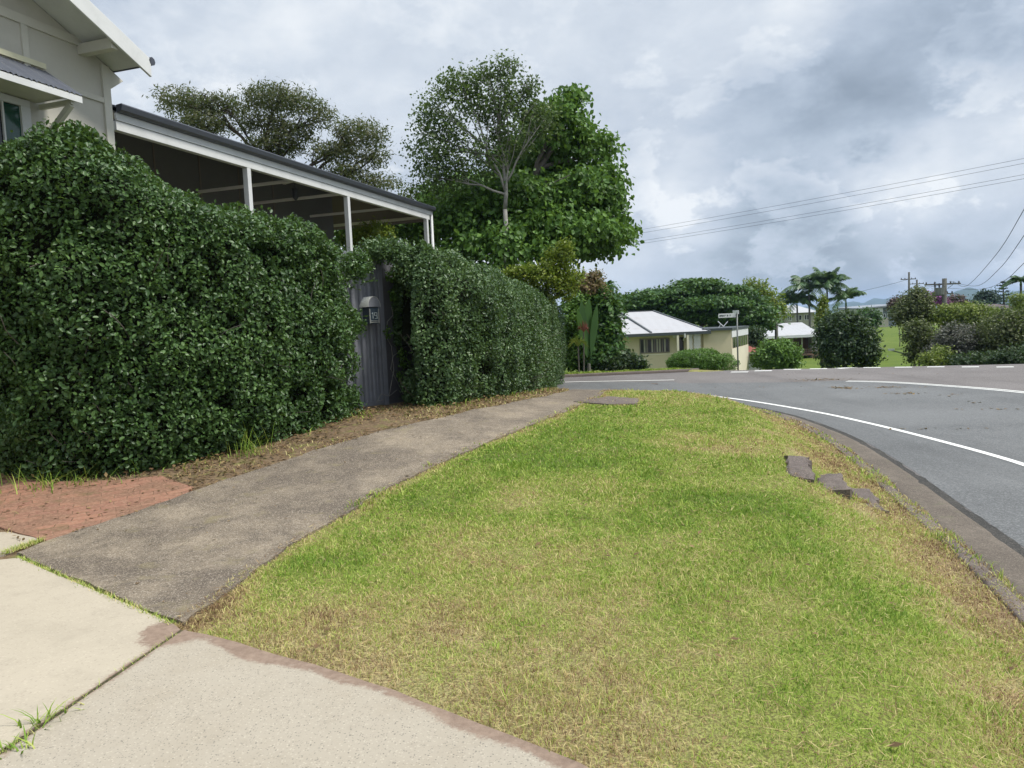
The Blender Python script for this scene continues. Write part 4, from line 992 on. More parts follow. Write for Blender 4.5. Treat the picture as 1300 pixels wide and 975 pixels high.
k = n + 1; V = Va + Vb; mb.add(V, [(i, k + i, k + i + 1, i + 1) for i in range(n)]); mb.add([v - up * .004 for v in V], [(i, i + 1, k + i + 1, k + i) for i in range(n)])
kid(mb.build('corrugated_sheet', M['hood']), hood)
mb = MB(); hbox(mb, hu0, hub - .01, WO + .60, WO + .625, hzb - .095, hzb - .014); kid(mb.build('fascia_board', M['white']), hood)
mb = MB(); hbox(mb, hu0, hu1, WO + .03, WO + .045, hz1 + .02, hz1 + .09); kid(mb.build('flashing', M['flash']), hood)
wu1, _ = hp(36, 150, WO)
mb = MB()
for uu_ in (wu1 + .16, ):
    mb.bar(HP(uu_, WO + .03, hzb - .1 - .45), HP(uu_, WO + .55, hzb - .13), .06, .07); mb.bar(HP(uu_, WO + .03, hzb - .1), HP(uu_, WO + .58, hzb - .1), .05, .06)
kid(mb.build('bracket', M['walltrim'], None, .003), hood)
mb = MB(); hbox(mb, hu0 + .3, hub - .15, WO + .01, WO + .5, hzb - .05, hzb - .03); kid(mb.build('lining', M['walltrim']), hood)
wz1 = hp(10, 122, WO)[1]; wz0 = wz1 - 1.25
wf = MB(); wu0 = wu1 - 2.4
for (a, b, c_, d_) in ((wu0, wu1, wz1 - .09, wz1), (wu0, wu1, wz0, wz0 + .09), (wu0, wu0 + .09, wz0 + .09, wz1 - .09), (wu1 - .13, wu1, wz0 + .09, wz1 - .09)):
    hbox(wf, a, b, WO - .01, WO + .05, c_, d_)
for k_ in range(1, 4):
    uu_ = wu1 - .13 - k_ * .52; hbox(wf, uu_ - .04, uu_ + .04, WO - .01, WO + .045, wz0 + .091, wz1 - .091)
for k_ in range(0, 4):
    uu_ = wu1 - .13 - k_ * .52 - .24; hbox(wf, uu_ - .012, uu_ + .012, WO - .01, WO + .04, wz0 + .091, wz1 - .091)
wo_ = wf.build('window_frame', M['white'], hroot, .003)
mb = MB(); hbox(mb, wu0 + .08, wu1 - .12, WO + .002, WO + .012, wz0 + .08, wz1 - .08); g_ = mb.build('window_pane', M['glass'], hroot)
mb = MB(); hbox(mb, wu1 - .36, wu1 - .135, WO + .013, WO + .018, wz0 + .1, wz1 - .1); mb.build('window_pane', M['glassgreen'], hroot)
# veranda
Lv = (gB - gA).length; zg = gA.z
pz = {}
beam_z = hp(143.3, 162)[1] * .5 + hp(531, 275)[1] * .5
fas_z = hp(143.3, 150)[1] * .35 + hp(531, 269)[1] * .65
gut_b = zg - (zg - beam_z) * .30
mb = MB(); prof = [(0, .0), (.11, .01), (.12, -.01), (.10, -(zg - gut_b) * .75), (.05, -(zg - gut_b)), (0, -(zg - gut_b))]
V = [HP(0, o_ + .0, zg + z_) for o_, z_ in prof]; mb.prism(V, he * Lv); mb.build('veranda_gutter', M['gutterdark'], hroot)
mid = beam_z + (gut_b - beam_z) * .55
mb = MB(); hbox(mb, 0, Lv - .08, -.045, -.003, mid + .004, gut_b - .004); mb.build('veranda_fascia', M['white'], hroot)
mb = MB(); hbox(mb, 0, Lv - .2, -.13, -.02, beam_z, mid); mb.build('veranda_beam', M['white'], hroot, .004)
mb = MB(); hbox(mb, 0, Lv - .2, -.12, -.035, mid + .001, mid + .02); mb.build('bead', M['gutterdark'], hroot)
pu = [hp(x, y, -.07)[0] for x, y in ((314, 225), (441, 262))] + [Lv - .36]
for u_ in pu:
    mb = MB(); hbox(mb, u_ - .055, u_ + .055, -.13, -.02, base_z + .2, beam_z - .002); mb.build('post', M['white'], hroot, .004)
mb = MB(); dpu = Lv - .05; mb.tube([HP(dpu, -.03, gut_b + .02), HP(dpu, -.03, base_z)], .045, 10); mb.build('downpipe', M['white'], hroot, smooth=True)
DV = 3.4; rs_ = .30
mb = MB(); mb.hexa([HP(0, -.02, zg - .03), HP(Lv + .02, -.02, zg - .03), HP(Lv + .02, -DV, zg - .03 + rs_ * DV), HP(0, -DV, zg - .03 + rs_ * DV), HP(0, -.02, zg + .0), HP(Lv + .02, -.02, zg + .0), HP(Lv + .02, -DV, zg + rs_ * DV), HP(0, -DV, zg + rs_ * DV)])
mb.hexa([HP(0, -DV, zg - .03 + rs_ * DV), HP(Lv + .02, -DV, zg - .03 + rs_ * DV), HP(Lv + .02, -2 * DV, zg - .03), HP(0, -2 * DV, zg - .03), HP(0, -DV, zg + rs_ * DV), HP(Lv + .02, -DV, zg + rs_ * DV), HP(Lv + .02, -2 * DV, zg), HP(0, -2 * DV, zg)])
mb.build('veranda_roof', M['gutterdark'], hroot)
mb = MB(); mb.hexa([HP(0, -.14, zg - .075), HP(Lv - .15, -.14, zg - .075), HP(Lv - .15, -DV, zg - .10 + rs_ * DV), HP(0, -DV, zg - .10 + rs_ * DV), HP(0, -.14, zg - .045), HP(Lv - .15, -.14, zg - .045), HP(Lv - .15, -DV, zg - .06 + rs_ * DV), HP(0, -DV, zg - .06 + rs_ * DV)]); mb.build('ceiling', M['ceiling'], hroot)
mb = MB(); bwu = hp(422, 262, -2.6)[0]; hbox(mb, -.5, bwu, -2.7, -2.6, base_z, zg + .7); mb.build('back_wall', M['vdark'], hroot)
mb = MB()
for k_ in range(6): hbox(mb, .8 + k_ * 1.35, .84 + k_ * 1.35, -2.6, -2.585, base_z, zg + .65)
mb.build('wall_battens', M['endboard'], hroot)
# roof framing: sloping rafters and a tie beam in each open bay
for u_ in (pu[0] + 1.6, pu[1] - .25, pu[1] + 2.3):
    mb = MB(); mb.bar(HP(u_, -.14, zg - .14), HP(u_ + .0, -DV + .2, zg - .14 + rs_ * (DV - .4)), .07, .11); mb.build('rafter', M['walltrim'], hroot)
    mb = MB(); mb.bar(HP(u_, -.14, beam_z + .03), HP(u_, -2.58, beam_z + .03), .05, .06); mb.build('tie_beam', M['ceiling'], hroot)
mb = MB(); mb.bar(HP(pu[0] + .5, -.5, zg - .02), HP(pu[0] + 3.4, -2.5, zg + .35), .07, .09); mb.bar(HP(pu[0] + 2.4, -.3, zg - .1), HP(pu[1] + .3, -2.0, zg + .2), .07, .09); mb.build('brace', M['walltrim'], hroot)
mb = MB(); eu = Lv - .1; mb.prism([HP(eu, -.15, beam_z - .03), HP(eu, -5.4, beam_z - .03), HP(eu, -5.4, zg + .2), HP(eu, -DV, zg + rs_ * DV - .12), HP(eu, -.15, zg - .08)], -he * .03); mb.build('end_panel', M['endboard'], hroot)
mb = MB(); hbox(mb, eu - .09, eu - .035, -5.4, -.15, beam_z + .06, beam_z + .14); mb.build('end_beam', M['walltrim'], hroot)
mb = MB(); hbox(mb, -.3, Lv, -5.5, -.02, base_z + .1, base_z + .3); mb.build('floor', M['endboard'], hroot)
# hanging plant / lantern under the veranda
lp = HP(pu[1] - .9, -.9, zg - .25); lt = thing('hanging_lantern', 'dark lantern hanging under the veranda roof near the middle post', 'lantern', lp)
mb = MB(); mb.tube([lp + up * .35, lp + up * .05], .008, 5); mb.build('chain', M['gutterdark'], lt)
mb = MB(); mb.tube([lp + up * .05, lp, lp - up * .2, lp - up * .26], [.02, .08, .07, .02], 8); mb.build('lamp_body', M['gutterdark'], lt)

# ------------------------------------------------------------------ old concrete steps, slab, kerb lintel
sdir = Vector((.97, -.24, 0)).normalized(); sside = Vector((.24, .97, 0)).normalized()
for i, (quad, ztop, lab) in enumerate((
        (((999, 579), (1024, 577), (1031, 599), (1001, 597)), .025, 'weathered concrete step block set highest in the grass bank'),
        (((1034, 598), (1066, 597), (1077, 620), (1044, 618)), -.12, 'weathered concrete step block in the middle of the three on the bank'),
        (((1078, 620), (1103, 619), (1121, 641), (1092, 638)), -.265, 'weathered concrete step block lowest on the bank, beside the gutter'))):
    P4 = [gp(a, b, ztop) for a, b in quad]; P4 = [P4[3], P4[2], P4[1], P4[0]]
    cq = sum(P4, Vector()) / 4; P4 = [cq + (p - cq) * 1.10 for p in P4]; mb = MB(); nseg = 10
    # lightly chipped block: subdivided top with noise
    V = []; F = []
    for j in range(nseg + 1):
        for k_ in range(nseg + 1):
            a = P4[0].lerp(P4[1], k_ / nseg); b = P4[3].lerp(P4[2], k_ / nseg); p = a.lerp(b, j / nseg)
            edge_ = j in (0, nseg) or k_ in (0, nseg)
            nz = .022 * float(fbm(np.array([p.x * 8]), np.array([p.y * 8]), i, 3, 4)[0]) - (.022 if edge_ else 0)
            ox = .030 * float(fbm(np.array([p.x * 11]), np.array([p.y * 11]), 9 + i, 2, 4)[0]) if edge_ else 0
            V.append((p.x + ox * 1.5, p.y - ox * 1.3, p.z + nz - .015 + (.035, -.03, .03)[i] * (j / nseg - .5) + (-.02, .025, -.015)[i] * (k_ / nseg - .5)))
    q = nseg + 1
    for j in range(nseg):
        for k_ in range(nseg): F.append((j * q + k_, j * q + k_ + 1, (j + 1) * q + k_ + 1, (j + 1) * q + k_))
    ring_ = [k_ for k_ in range(q)] + [j * q + nseg for j in range(1, q)] + [nseg * q + k_ for k_ in range(nseg - 1, -1, -1)] + [j * q for j in range(nseg - 1, 0, -1)]
    m0 = len(V)
    for k_ in ring_: V.append((V[k_][0], V[k_][1], V[k_][2] - .22))
    L_ = len(ring_)
    for k_ in range(L_): F.append((ring_[(k_ + 1) % L_], ring_[k_], m0 + k_, m0 + (k_ + 1) % L_))
    o = new_mesh('concrete_step', V, F, M['oldblock']); tag(o, lab, 'step', 'old concrete steps in the grass bank')
def rough_slab(name, quad, dz, th, label, cat, mat):
    P4 = [gp(a, b) for a, b in quad]
    o = drape(name, P4, mat, dz, .12, .03, None, th, None, 33); tag(o, label, cat); return o
rough_slab('utility_cover', ((728, 512), (770, 505), (812, 508), (808, 514.5), (775, 515.5)), .03, .06, 'flat weathered concrete cover sunk in the grass beside the footpath', 'cover', M['oldblock'])
lk = at_y(826, 489.5, 18.6)
lint = MB(); a = gp(808, 489); b = Vector((4.15, 17.9, H1(4.15, 17.9)))
a = gp(806, 490.5); b = gp(836, 493.2)
lint.hexa([a + Vector((0, 0, -.12)), b + Vector((0, 0, -.12)), b + Vector((.05, .4, -.25)), a + Vector((.05, .4, -.25)), a + Vector((0, 0, .09)), b + Vector((0, 0, .15)), b + Vector((.05, .4, .14)), a + Vector((.05, .4, .10))])
tag(lint.build('drain_lintel', M['oldblock'], None, .02), 'dark concrete drain lintel at the far tip of the lawn', 'drain')

# ------------------------------------------------------------------ grass
_pr = off_line(np.array([(p.x, p.y) for p in PATH_R]), .08)
lawn_poly = np.array([tuple(q) for q in _pr] + [tuple(q) for q in off_line(KERB, -.12)[::-1] if q[1] > 2.0 and q[1] < 21 and q[0] > 0] + [(2.2, 1.2), (1.3, .8)] + [(p.x, p.y) for p in edgeB[::-1]])
def blades(n, fd, seed, h, wd, lean=.7, region=None, zoff=-.004):
    """grass blades; fd(x,y) keeps a share of the candidates"""
    r = np.random.RandomState(seed); A = lawn_poly if region is None else region; lo, hi = A.min(0), A.max(0)
    x = lo[0] + (hi[0] - lo[0]) * r.rand(n); y = lo[1] + (hi[1] - lo[1]) * r.rand(n)
    k = inpoly(x, y, A) & (r.rand(n) < fd(x, y)); x, y = x[k], y[k]; n = len(x)
    d = np.hypot(x, y - 0); z = np.where(np.hypot(x, y) < 22, np.maximum(H(x, y), -.375), H(x, y)) + zoff; sc = .6 + .8 * r.rand(n)
    tuft = .75 + .5 * ss(fbm(x * 2.2, y * 2.2, 0, 2, 3), -.3, .5)
    hh = h * sc * tuft; ww = wd * np.clip(d / 4.0, .8, 4.0) * (.7 + .6 * r.rand(n))
    az = r.rand(n) * 2 * np.pi; ln = lean * (.25 + r.rand(n)); dx, dy = np.cos(az), np.sin(az); fa = r.rand(n) * np.pi; sx, sy = np.cos(fa), np.sin(fa)
    b = np.stack([x, y, z], 1); S = np.stack([sx * ww / 2, sy * ww / 2, 0 * ww], 1); m = b + np.stack([dx * hh * ln * .35, dy * hh * ln * .35, hh * .62], 1); t_ = b + np.stack([dx * hh * ln * 1.1, dy * hh * ln * 1.1, hh * (1.0 - .25 * ln)], 1)
    V = np.stack([b - S, b + S, m - S * .8, m + S * .8, t_], 1).reshape(-1, 3); q = np.arange(n)[:, None] * 5
    dry = np.repeat(dryness(x, y), 5)
    return V, [q + np.array([0, 1, 3, 2]), q + np.array([2, 3, 4])], dry
LA = (lawn_poly.max(0) - lawn_poly.min(0)).prod()
def fd(x, y):
    d = np.hypot(x, y); dk = seg_dist(x, y, KERB); k = np.clip((4.6 / np.maximum(d, 3)) ** 1.45, 0, 1) * ss(dk + .12 * fbm(x * 2.5, y * 2.5, 0, 3, 61), -.16, -.02) * (.40 + .60 * ss(fbm(x * 4, y * 4, 0, 3, 50), -.5, .0))
    inst = (x > 2.75) & (x < 4.0) & (y > 7.2) & (y < 9.0)
    if inst.any():
        for qd in (((996, 574), (1026, 574), (1033, 602), (998, 600)), ((1030, 594), (1070, 594), (1080, 624), (1040, 622)), ((1074, 616), (1106, 616), (1125, 645), (1088, 642))):
            A4 = np.array([tuple(gp(a, b, zt_)[:2]) for (a, b), zt_ in zip(qd, [-.1] * 4)]); k = k * (1 - .85 * inpoly(x, y, A4))
    return k
V, F, dry = blades(int(LA * 8200), fd, 5, .032, .0044, 1.0)
tag(new_mesh('lawn_grass', V, F, M['grass'], None, False, {'dry': dry}), 'short mown grass, green with dry straw patches, on the sloping verge', 'grass', None, 'stuff')
V2, F2, dry2 = blades(int(LA * 1500), lambda x, y: fd(x, y) * ss(fbm(x * 1.9 + 7, y * 1.9, 0, 3, 123), .12, .4), 6, .062, .0056, .9)
tag(new_mesh('lawn_weeds', V2, F2, M['grass'], None, False, {'dry': np.clip(dry2 * .35, 0, 1)}), 'coarser green grass clumps standing a little taller than the mown verge', 'grass', None, 'stuff')
# loose dry clippings lying on the lawn and along its edges
def clippings(name, n, region, seed, L, wd, keep, mat, label, zo=.012, cat='clippings', dryv=.75):
    r = np.random.RandomState(seed); A = region; lo, hi = A.min(0), A.max(0); x = lo[0] + (hi[0] - lo[0]) * r.rand(n); y = lo[1] + (hi[1] - lo[1]) * r.rand(n)
    k = inpoly(x, y, A) & (r.rand(n) < keep(x, y)); x, y = x[k], y[k]; n = len(x); z = H(x, y) + zo * (.3 + r.rand(n))
    ax = rnd_unit(n, r); ax[:, 2] *= .25; nm = rnd_unit(n, r) * .4 + np.array([0, 0, 1.0]); sc = .5 + r.rand(n); far_ = np.clip(np.hypot(x, y) / 5, .8, 2.5)
    V, F = leaf_mesh(np.stack([x, y, z], 1), ax, nm, L * sc, wd * far_, 4); o = new_mesh(name, V, F, mat, None, False, {'dry': np.full(len(V), dryv)}); return tag(o, label, cat, None, 'stuff')
clippings('dry_clippings', int(LA * 1300), lawn_poly, 8, .065, .0038, lambda x, y: np.clip((5 / np.maximum(np.hypot(x, y), 3)) ** 1.2, 0, 1) * (.2 + .8 * dryness(x, y)) * ss(seg_dist(x, y, KERB), .02, .2), M['straw'], 'loose straw coloured clippings lying on the mown lawn', .035)
# strip between hedge and path
strip_poly = np.array([tuple(p[:2]) for p in HL[2:]] + [tuple(p[:2]) for p in HR] + [(p.x, p.y) for p in PATH_L[:-2][::-1]])
hin = strip_poly.copy()
def grown(A, d):   # let litter run a little under the hedge and over the path edge
    c = A.mean(0); return A
off = off_line(np.array([tuple(p[:2]) for p in HL[2:]] + [tuple(p[:2]) for p in HR]), .35)
litter_poly = np.vstack([off, np.array([(p.x + .02, p.y - .04) for p in PATH_L[:-2][::-1]])])
def brick_mask(x, y): return ~inpoly(x, y, np.array([tuple(p[:2]) for p in bp]))
def pathfar(x, y):
    d = np.hypot(x, y); return np.clip((8 / d), .2, 1) * np.where(brick_mask(x, y), 1, .10 + .9 * (1 - ss(np.abs(seg_dist(x, y, hl_line)), .05, .30)))
clippings('leaf_litter', 60000, litter_poly, 12, .045, .016, lambda x, y: pathfar(x, y) * ss(fbm(x * 2, y * 2, 0, 3, 8), -.5, .2), M['deadleaf'], 'brown and yellow fallen leaves between the hedge and the footpath', .03, 'leaf litter')
V, F, dry = blades(150000, lambda x, y: np.clip((8 / np.hypot(x, y)), .2, 1) * np.where(brick_mask(x, y), .8, .02) * ss(fbm(x * 1.6, y * 1.6, 0, 3, 71), -.35, .3), 15, .045, .004, 1.3, litter_poly)
tag(new_mesh('verge_grass', V, F, M['straw'], None, False, {'dry': np.clip(dry * 0 + .42 + .2 * np.random.RandomState(2).rand(len(dry)), 0, 1)}), 'sparse dry grass growing in the dirt strip below the hedge', 'grass', None, 'stuff')
hb = np.vstack([hl_line[1:], hr_line]); band_ = np.vstack([off_line(hb, .25), off_line(hb, -.30)[::-1]])
clippings('hedge_litter', 26000, band_, 77, .055, .020, lambda x, y: ss(fbm(x * 3, y * 3, 0, 3, 18), -.5, .3), M['deadleaf'], 'dead leaves gathered along the foot of both hedges', .05, 'leaf litter')
V, F, dry = blades(26000, lambda x, y: ss(fbm(x * 1.8, y * 1.8, 0, 3, 28), -.1, .5), 35, .10, .006, 1.1, band_)
tag(new_mesh('hedge_weeds', V, F, M['grass'], None, False, {'dry': np.full(len(V), .18)}), 'small green weeds and grass growing along the foot of both hedges', 'weeds', None, 'stuff')
# a few leaves on paving, path and road
def scatter(name, pts, L, mat, label, zf, seed=3, cat='leaf litter'):
    r = np.random.RandomState(seed); P = np.array([(x, y, 0) for x, y in pts]); n = len(P); P[:, 2] = zf(P[:, 0], P[:, 1]) + .006
    ax = rnd_unit(n, r); ax[:, 2] *= .15; nm = rnd_unit(n, r) * .25 + np.array([0, 0, 1.]); sc = .5 + r.rand(n)
    V, F = leaf_mesh(P, ax, nm, L * sc, L * .5 * sc, 4); o = new_mesh(name, V, F, mat); return tag(o, label, cat, None, 'stuff')
r = np.random.RandomState(19); lx = -1.5 + 6 * r.rand(260); ly = 2.6 + 11 * r.rand(260); lk = inpoly(lx, ly, lawn_poly)
scatter('fallen_leaves', list(zip(lx[lk], ly[lk])), .045, M['deadleaf'], 'odd brown and yellow leaves dropped on the mown verge', lambda x, y: H(x, y) + .022, 5)
r = np.random.RandomState(9); pts = []
pl = np.array([(p.x, p.y) for p in path_poly]); lo, hi = pl.min(0), pl.max(0); x = lo[0] + (hi[0] - lo[0]) * r.rand(900); y = lo[1] + (hi[1] - lo[1]) * r.rand(900); k = inpoly(x, y, pl)
scatter('fallen_leaves', list(zip(x[k], y[k])), .028, M['deadleaf'], 'small fallen leaves scattered on the dark footpath', lambda x, y: H(x, y) + .022)
pts = []
for (cx, cy, s_, n_) in ((1030, 483, 14, 60), (1060, 482, 20, 60), (1065, 492.5, 10, 60), (1130, 492, 14, 70), (1150, 500, 12, 40), (1075, 493, 6, 30), (1210, 502, 10, 10), (1180, 545, 40, 12), (1250, 520, 30, 12), (950, 492, 40, 15), (1100, 475, 80, 12), (1238, 512, 6, 8)):
    for _ in range(n_):
        q = wr(cx + r.normal() * s_, cy + r.normal() * .7); pts.append((q.x, q.y))
scatter('road_debris', pts, .075, M['deadleaf'], 'loose leaves and twigs lying in patches on the road', lambda x, y: roadz(x, y) + .006, 6, 'debris')
# weeds in the driveway joint
def tuft(px, py, n, hh, label, seed, cat='weed', spread=.04, matk='grass', dryv=.1, Z=0.03):
    rg = random.Random(seed); p = gp(px, py, Z) if Z is not None else gp(px, py); V = []; F = []
    for i in range(n):
        az = rg.random() * 6.28; h = hh * rg.uniform(.4, 1); ln = rg.uniform(.3, 1.3); b = p + Vector((rg.gauss(0, spread), rg.gauss(0, spread * .7), -.01)); w_ = .004 * rg.uniform(.7, 1.4); sx = Vector((-math.sin(az), math.cos(az), 0)) * w_
        pts_ = [b + Vector((math.cos(az) * ln * h * t ** 1.5, math.sin(az) * ln * h * t ** 1.5, h * (t - .35 * ln * t * t))) for t in (0, .35, .7, 1)]; k = len(V)
        for j, q in enumerate(pts_[:3]): V += [q - sx * (1 - .25 * j), q + sx * (1 - .25 * j)]
        V.append(pts_[3]); F += [(k, k + 1, k + 3, k + 2), (k + 2, k + 3, k + 5, k + 4), (k + 4, k + 5, k + 6)]
    o = new_mesh('grass_tuft', [tuple(v) for v in V], F, M[matk], None, False, {'dry': np.full(len(V), dryv)}); o['label'] = label; o['category'] = cat; return o
jpt = lambda d: J0 + jd * d
tuft(54, 918, 26, .12, 'largest green grass tuft growing from the joint between the driveway slabs', 1)
tuft(14, 952, 24, .09, 'green grass tuft in the driveway joint nearest the picture corner', 2)
tuft(88, 898, 10, .05, 'small brownish weed in the driveway joint just beyond the largest tuft', 3, dryv=.5)
tuft(318, 577, 46, .52, 'upright grassy weed at the foot of the tall hedge near the gate', 4, spread=.10, Z=None)
tuft(64, 618, 90, .34, 'long thin grass growing out of the foot of the tall hedge above the brick paving', 5, spread=.3, Z=None)
r = np.random.RandomState(31); V = []; F = []; jm = []
for i in range(420):
    dd_ = abs(r.normal()) * 1.3 + .05 if i < 200 else 1.0 + r.rand() * .9
    b = J0 + jd * dd_ + jn * r.normal() * .012; az = r.rand() * 6.28; h = .022 * (.5 + r.rand()); sx = Vector((-math.sin(az), math.cos(az), 0)) * .0022; b = b + Vector((0, 0, .024)); tp = b + Vector((math.cos(az) * h, math.sin(az) * h, h)); k = len(V); V += [tuple(b - sx), tuple(b + sx), tuple(tp)]; F.append((k, k + 1, k + 2))
A_l = [wp(24, 712), wp(120, 754), wp(222, 799)]
for i in range(900):
    t_ = r.rand() * 2; j = int(t_); b = A_l[j].lerp(A_l[j + 1], t_ - j) + Vector((r.normal() * .012, r.normal() * .015, .024)); az = r.rand() * 6.28; h = .02 * (.5 + r.rand()); sx = Vector((-math.sin(az), math.cos(az), 0)) * .003; tp = b + Vector((math.cos(az) * h, math.sin(az) * h, h)); k = len(V); V += [tuple(b - sx), tuple(b + sx), tuple(tp)]; F.append((k, k + 1, k + 2))
for i in range(420):
    t_ = r.rand(); b = wp(54, 690).lerp(wp(2, 708), t_) + Vector((r.normal() * .02, r.normal() * .02, .024)); az = r.rand() * 6.28; h = .03 * (.5 + r.rand()); sx = Vector((-math.sin(az), math.cos(az), 0)) * .003; tp = b + Vector((math.cos(az) * h, math.sin(az) * h, h)); k = len(V); V += [tuple(b - sx), tuple(b + sx), tuple(tp)]; F.append((k, k + 1, k + 2))
tag(new_mesh('joint_grass', V, F, M['grass'], None, False, {'dry': np.full(len(V), .4)}), 'tiny grass and moss filling the joints of the driveway slabs', 'grass', None, 'stuff')
# far verge grass
vp = np.array([(-20, 29.75), (7, 29.75), (8, 31), (-20, 33.5)])
V, F, dry = blades(60000, lambda x, y: np.where(x > -12, 1., .3), 25, .07, .006, .8, vp)
tag(new_mesh('far_verge_grass', V, F, M['grass'], None, False, {'dry': np.full(len(V), .15)}), 'strip of green grass behind the kerb across the side street', 'grass', None, 'stuff')

# ------------------------------------------------------------------ trees
def gz_(p): return Vector((p.x, p.y, H1(p.x, p.y)))
T_ = lambda px, Yd: gz_(at_y(px, 450, Yd))
# large broad-leaved tree
Yb = 27.0
ells = [E(665, 285, Yb, 110, 42, 70), E(752, 272, Yb, 44, 42, 44), E(645, 262, Yb, 100, 38, 85), E(735, 250, Yb, 62, 34, 60), E(590, 290, Yb - 1, 62, 42, 60), E(700, 298, Yb - 1, 92, 28, 75), E(768, 300, Yb + 1, 42, 20, 45), E(640, 318, Yb - 2, 90, 30, 60),
        E(706, 165, Yb, 52, 36, 50), E(748, 195, Yb + 1, 38, 36, 40), E(722, 130, Yb, 22, 16, 25), E(668, 205, Yb + 2, 50, 32, 50), E(772, 232, Yb, 26, 22, 30), E(560, 262, Yb + 1, 36, 30, 40), E(600, 245, Yb + 1, 40, 24, 40), E(690, 225, Yb + 1, 44, 26, 40), E(745, 318, Yb, 50, 14, 40)]
tree('broadleaf_tree', 'large dense tree with broad drooping dark green leaves beyond the veranda', 'tree', T_(655, Yb), ells,
     dict(nclump=4200, per=13, cr=.19, L=.17, Wd=.115, droop=.9, upn=.6, shell=.35, flat=.7, hole=.50, hfreq=.95, shape=6, under=.4), M['bigleaf'], M['bark_mid'], .28, seed=5, twigs=3, fork=at_y(642, 270, Yb))
Ys = 24.5
ells = [E(570, 140, Ys, 44, 38, 40), E(545, 185, Ys, 30, 45, 35), E(625, 120, Ys, 44, 32, 40), E(600, 190, Ys, 55, 40, 45), E(650, 160, Ys, 40, 45, 40), E(632, 90, Ys, 32, 16, 25), E(690, 150, Ys, 24, 24, 24), E(555, 225, Ys, 35, 25, 30), E(585, 105, Ys, 26, 16, 25), E(672, 110, Ys, 18, 18, 18)]
tree('sparse_tree', 'tall open tree with pale grey limbs and thin foliage, left of the dense broadleaf tree', 'tree', T_(640, Ys), ells,
     dict(nclump=1600, per=10, cr=.14, L=.10, Wd=.068, droop=.4, upn=.5, shell=.3, flat=.9, hole=.50, hfreq=1.3, shape=4, under=.9), M['sparse'], M['bark_pale'], .10, seed=9, twigs=6, fork=at_y(641, 266, Ys), sub=.5)
# feathery trees behind the veranda roof
Yf = 33.0
ells = [E(235, 133, Yf, 38, 15, 45), E(285, 135, Yf, 24, 14, 30), E(262, 160, Yf, 34, 11, 40), E(352, 128, Yf, 44, 15, 50), E(335, 158, Yf, 36, 16, 40), E(405, 148, Yf, 24, 17, 30), E(375, 172, Yf, 26, 12, 30), E(455, 172, Yf, 36, 16, 40), E(425, 196, Yf, 32, 13, 40), E(472, 200, Yf, 20, 13, 25), E(478, 236, Yf, 30, 12, 35), E(440, 222, Yf, 30, 11, 35), E(345, 188, Yf, 40, 10, 40)]
tree('feathery_tree', 'spreading tree with fine brownish green foliage and dark limbs behind the veranda roof', 'tree', T_(370, Yf), ells,
     dict(nclump=2400, per=11, cr=.22, L=.17, Wd=.05, droop=.5, upn=.5, shell=.3, flat=.6, hole=.5, hfreq=1.1, shape=4, under=.6), M['feather'], M['bark_dark'], .20, seed=13, twigs=5, fork=at_y(375, 290, Yf), sub=.35)
def bush(name, label, cat, ells, mat, leaf, n, cr=.16, per=9, seed=1, hole=.25, inner=.25, barkm='bark_mid', tr=.06, under=.7, upn=.7, droop=.2, Wr=.5, base=None, twigs=1, limbs=True, flat=.8, shell=.55, group=None, fname='foliage'):
    cx = ells[0][0]; base = gz_(cx) if base is None else base
    return tree(name, label, cat, base, ells, dict(nclump=n, per=per, cr=cr, L=leaf, Wd=leaf * Wr, droop=droop, upn=upn, shell=shell, flat=flat, hole=hole, hfreq=.9, shape=4, inner=inner, under=under), mat, M[barkm], tr, seed=seed, twigs=twigs, limbs=limbs, group=group, fname=fname)
# behind the right hedge
bush('shrub', 'yellow green shrub rising behind the clipped hedge under the broadleaf tree', 'shrub', [E(690, 352, 19.6, 28, 16, 20), E(716, 325, 19.6, 12, 20, 12), E(662, 348, 19.6, 22, 9, 14), E(722, 352, 19.6, 16, 12, 14), E(712, 366, 19.6, 18, 16, 16), E(700, 332, 19.6, 10, 14, 10)], M['yellow'], .09, 850, .09, 8, 21, .35, .1, droop=-.4, base=gz_(at_y(655, 450, 21)))
bush('shrub', 'yellow flowering shrub seen below the veranda beam', 'shrub', [E(478, 293, 21, 26, 10, 20), E(455, 300, 21, 20, 8, 18)], M['yellow'], .10, 160, .10, 8, 22, .3, .2)
bush('shrub', 'green shrub behind the veranda end posts', 'shrub', [E(505, 285, 25, 34, 26, 30), E(540, 290, 25, 24, 30, 24), E(470, 292, 25, 34, 22, 24), E(445, 300, 25, 30, 22, 24)], M['brightg'], .15, 1000, .14, 8, 23, .25, .3)
bush('shrub', 'pale green treetop showing just above the end of the veranda gutter', 'shrub', [E(522, 244, 25, 12, 9, 10), E(516, 255, 25, 14, 8, 10)], M['lime'], .11, 60, .1, 7, 24, .3, .1)
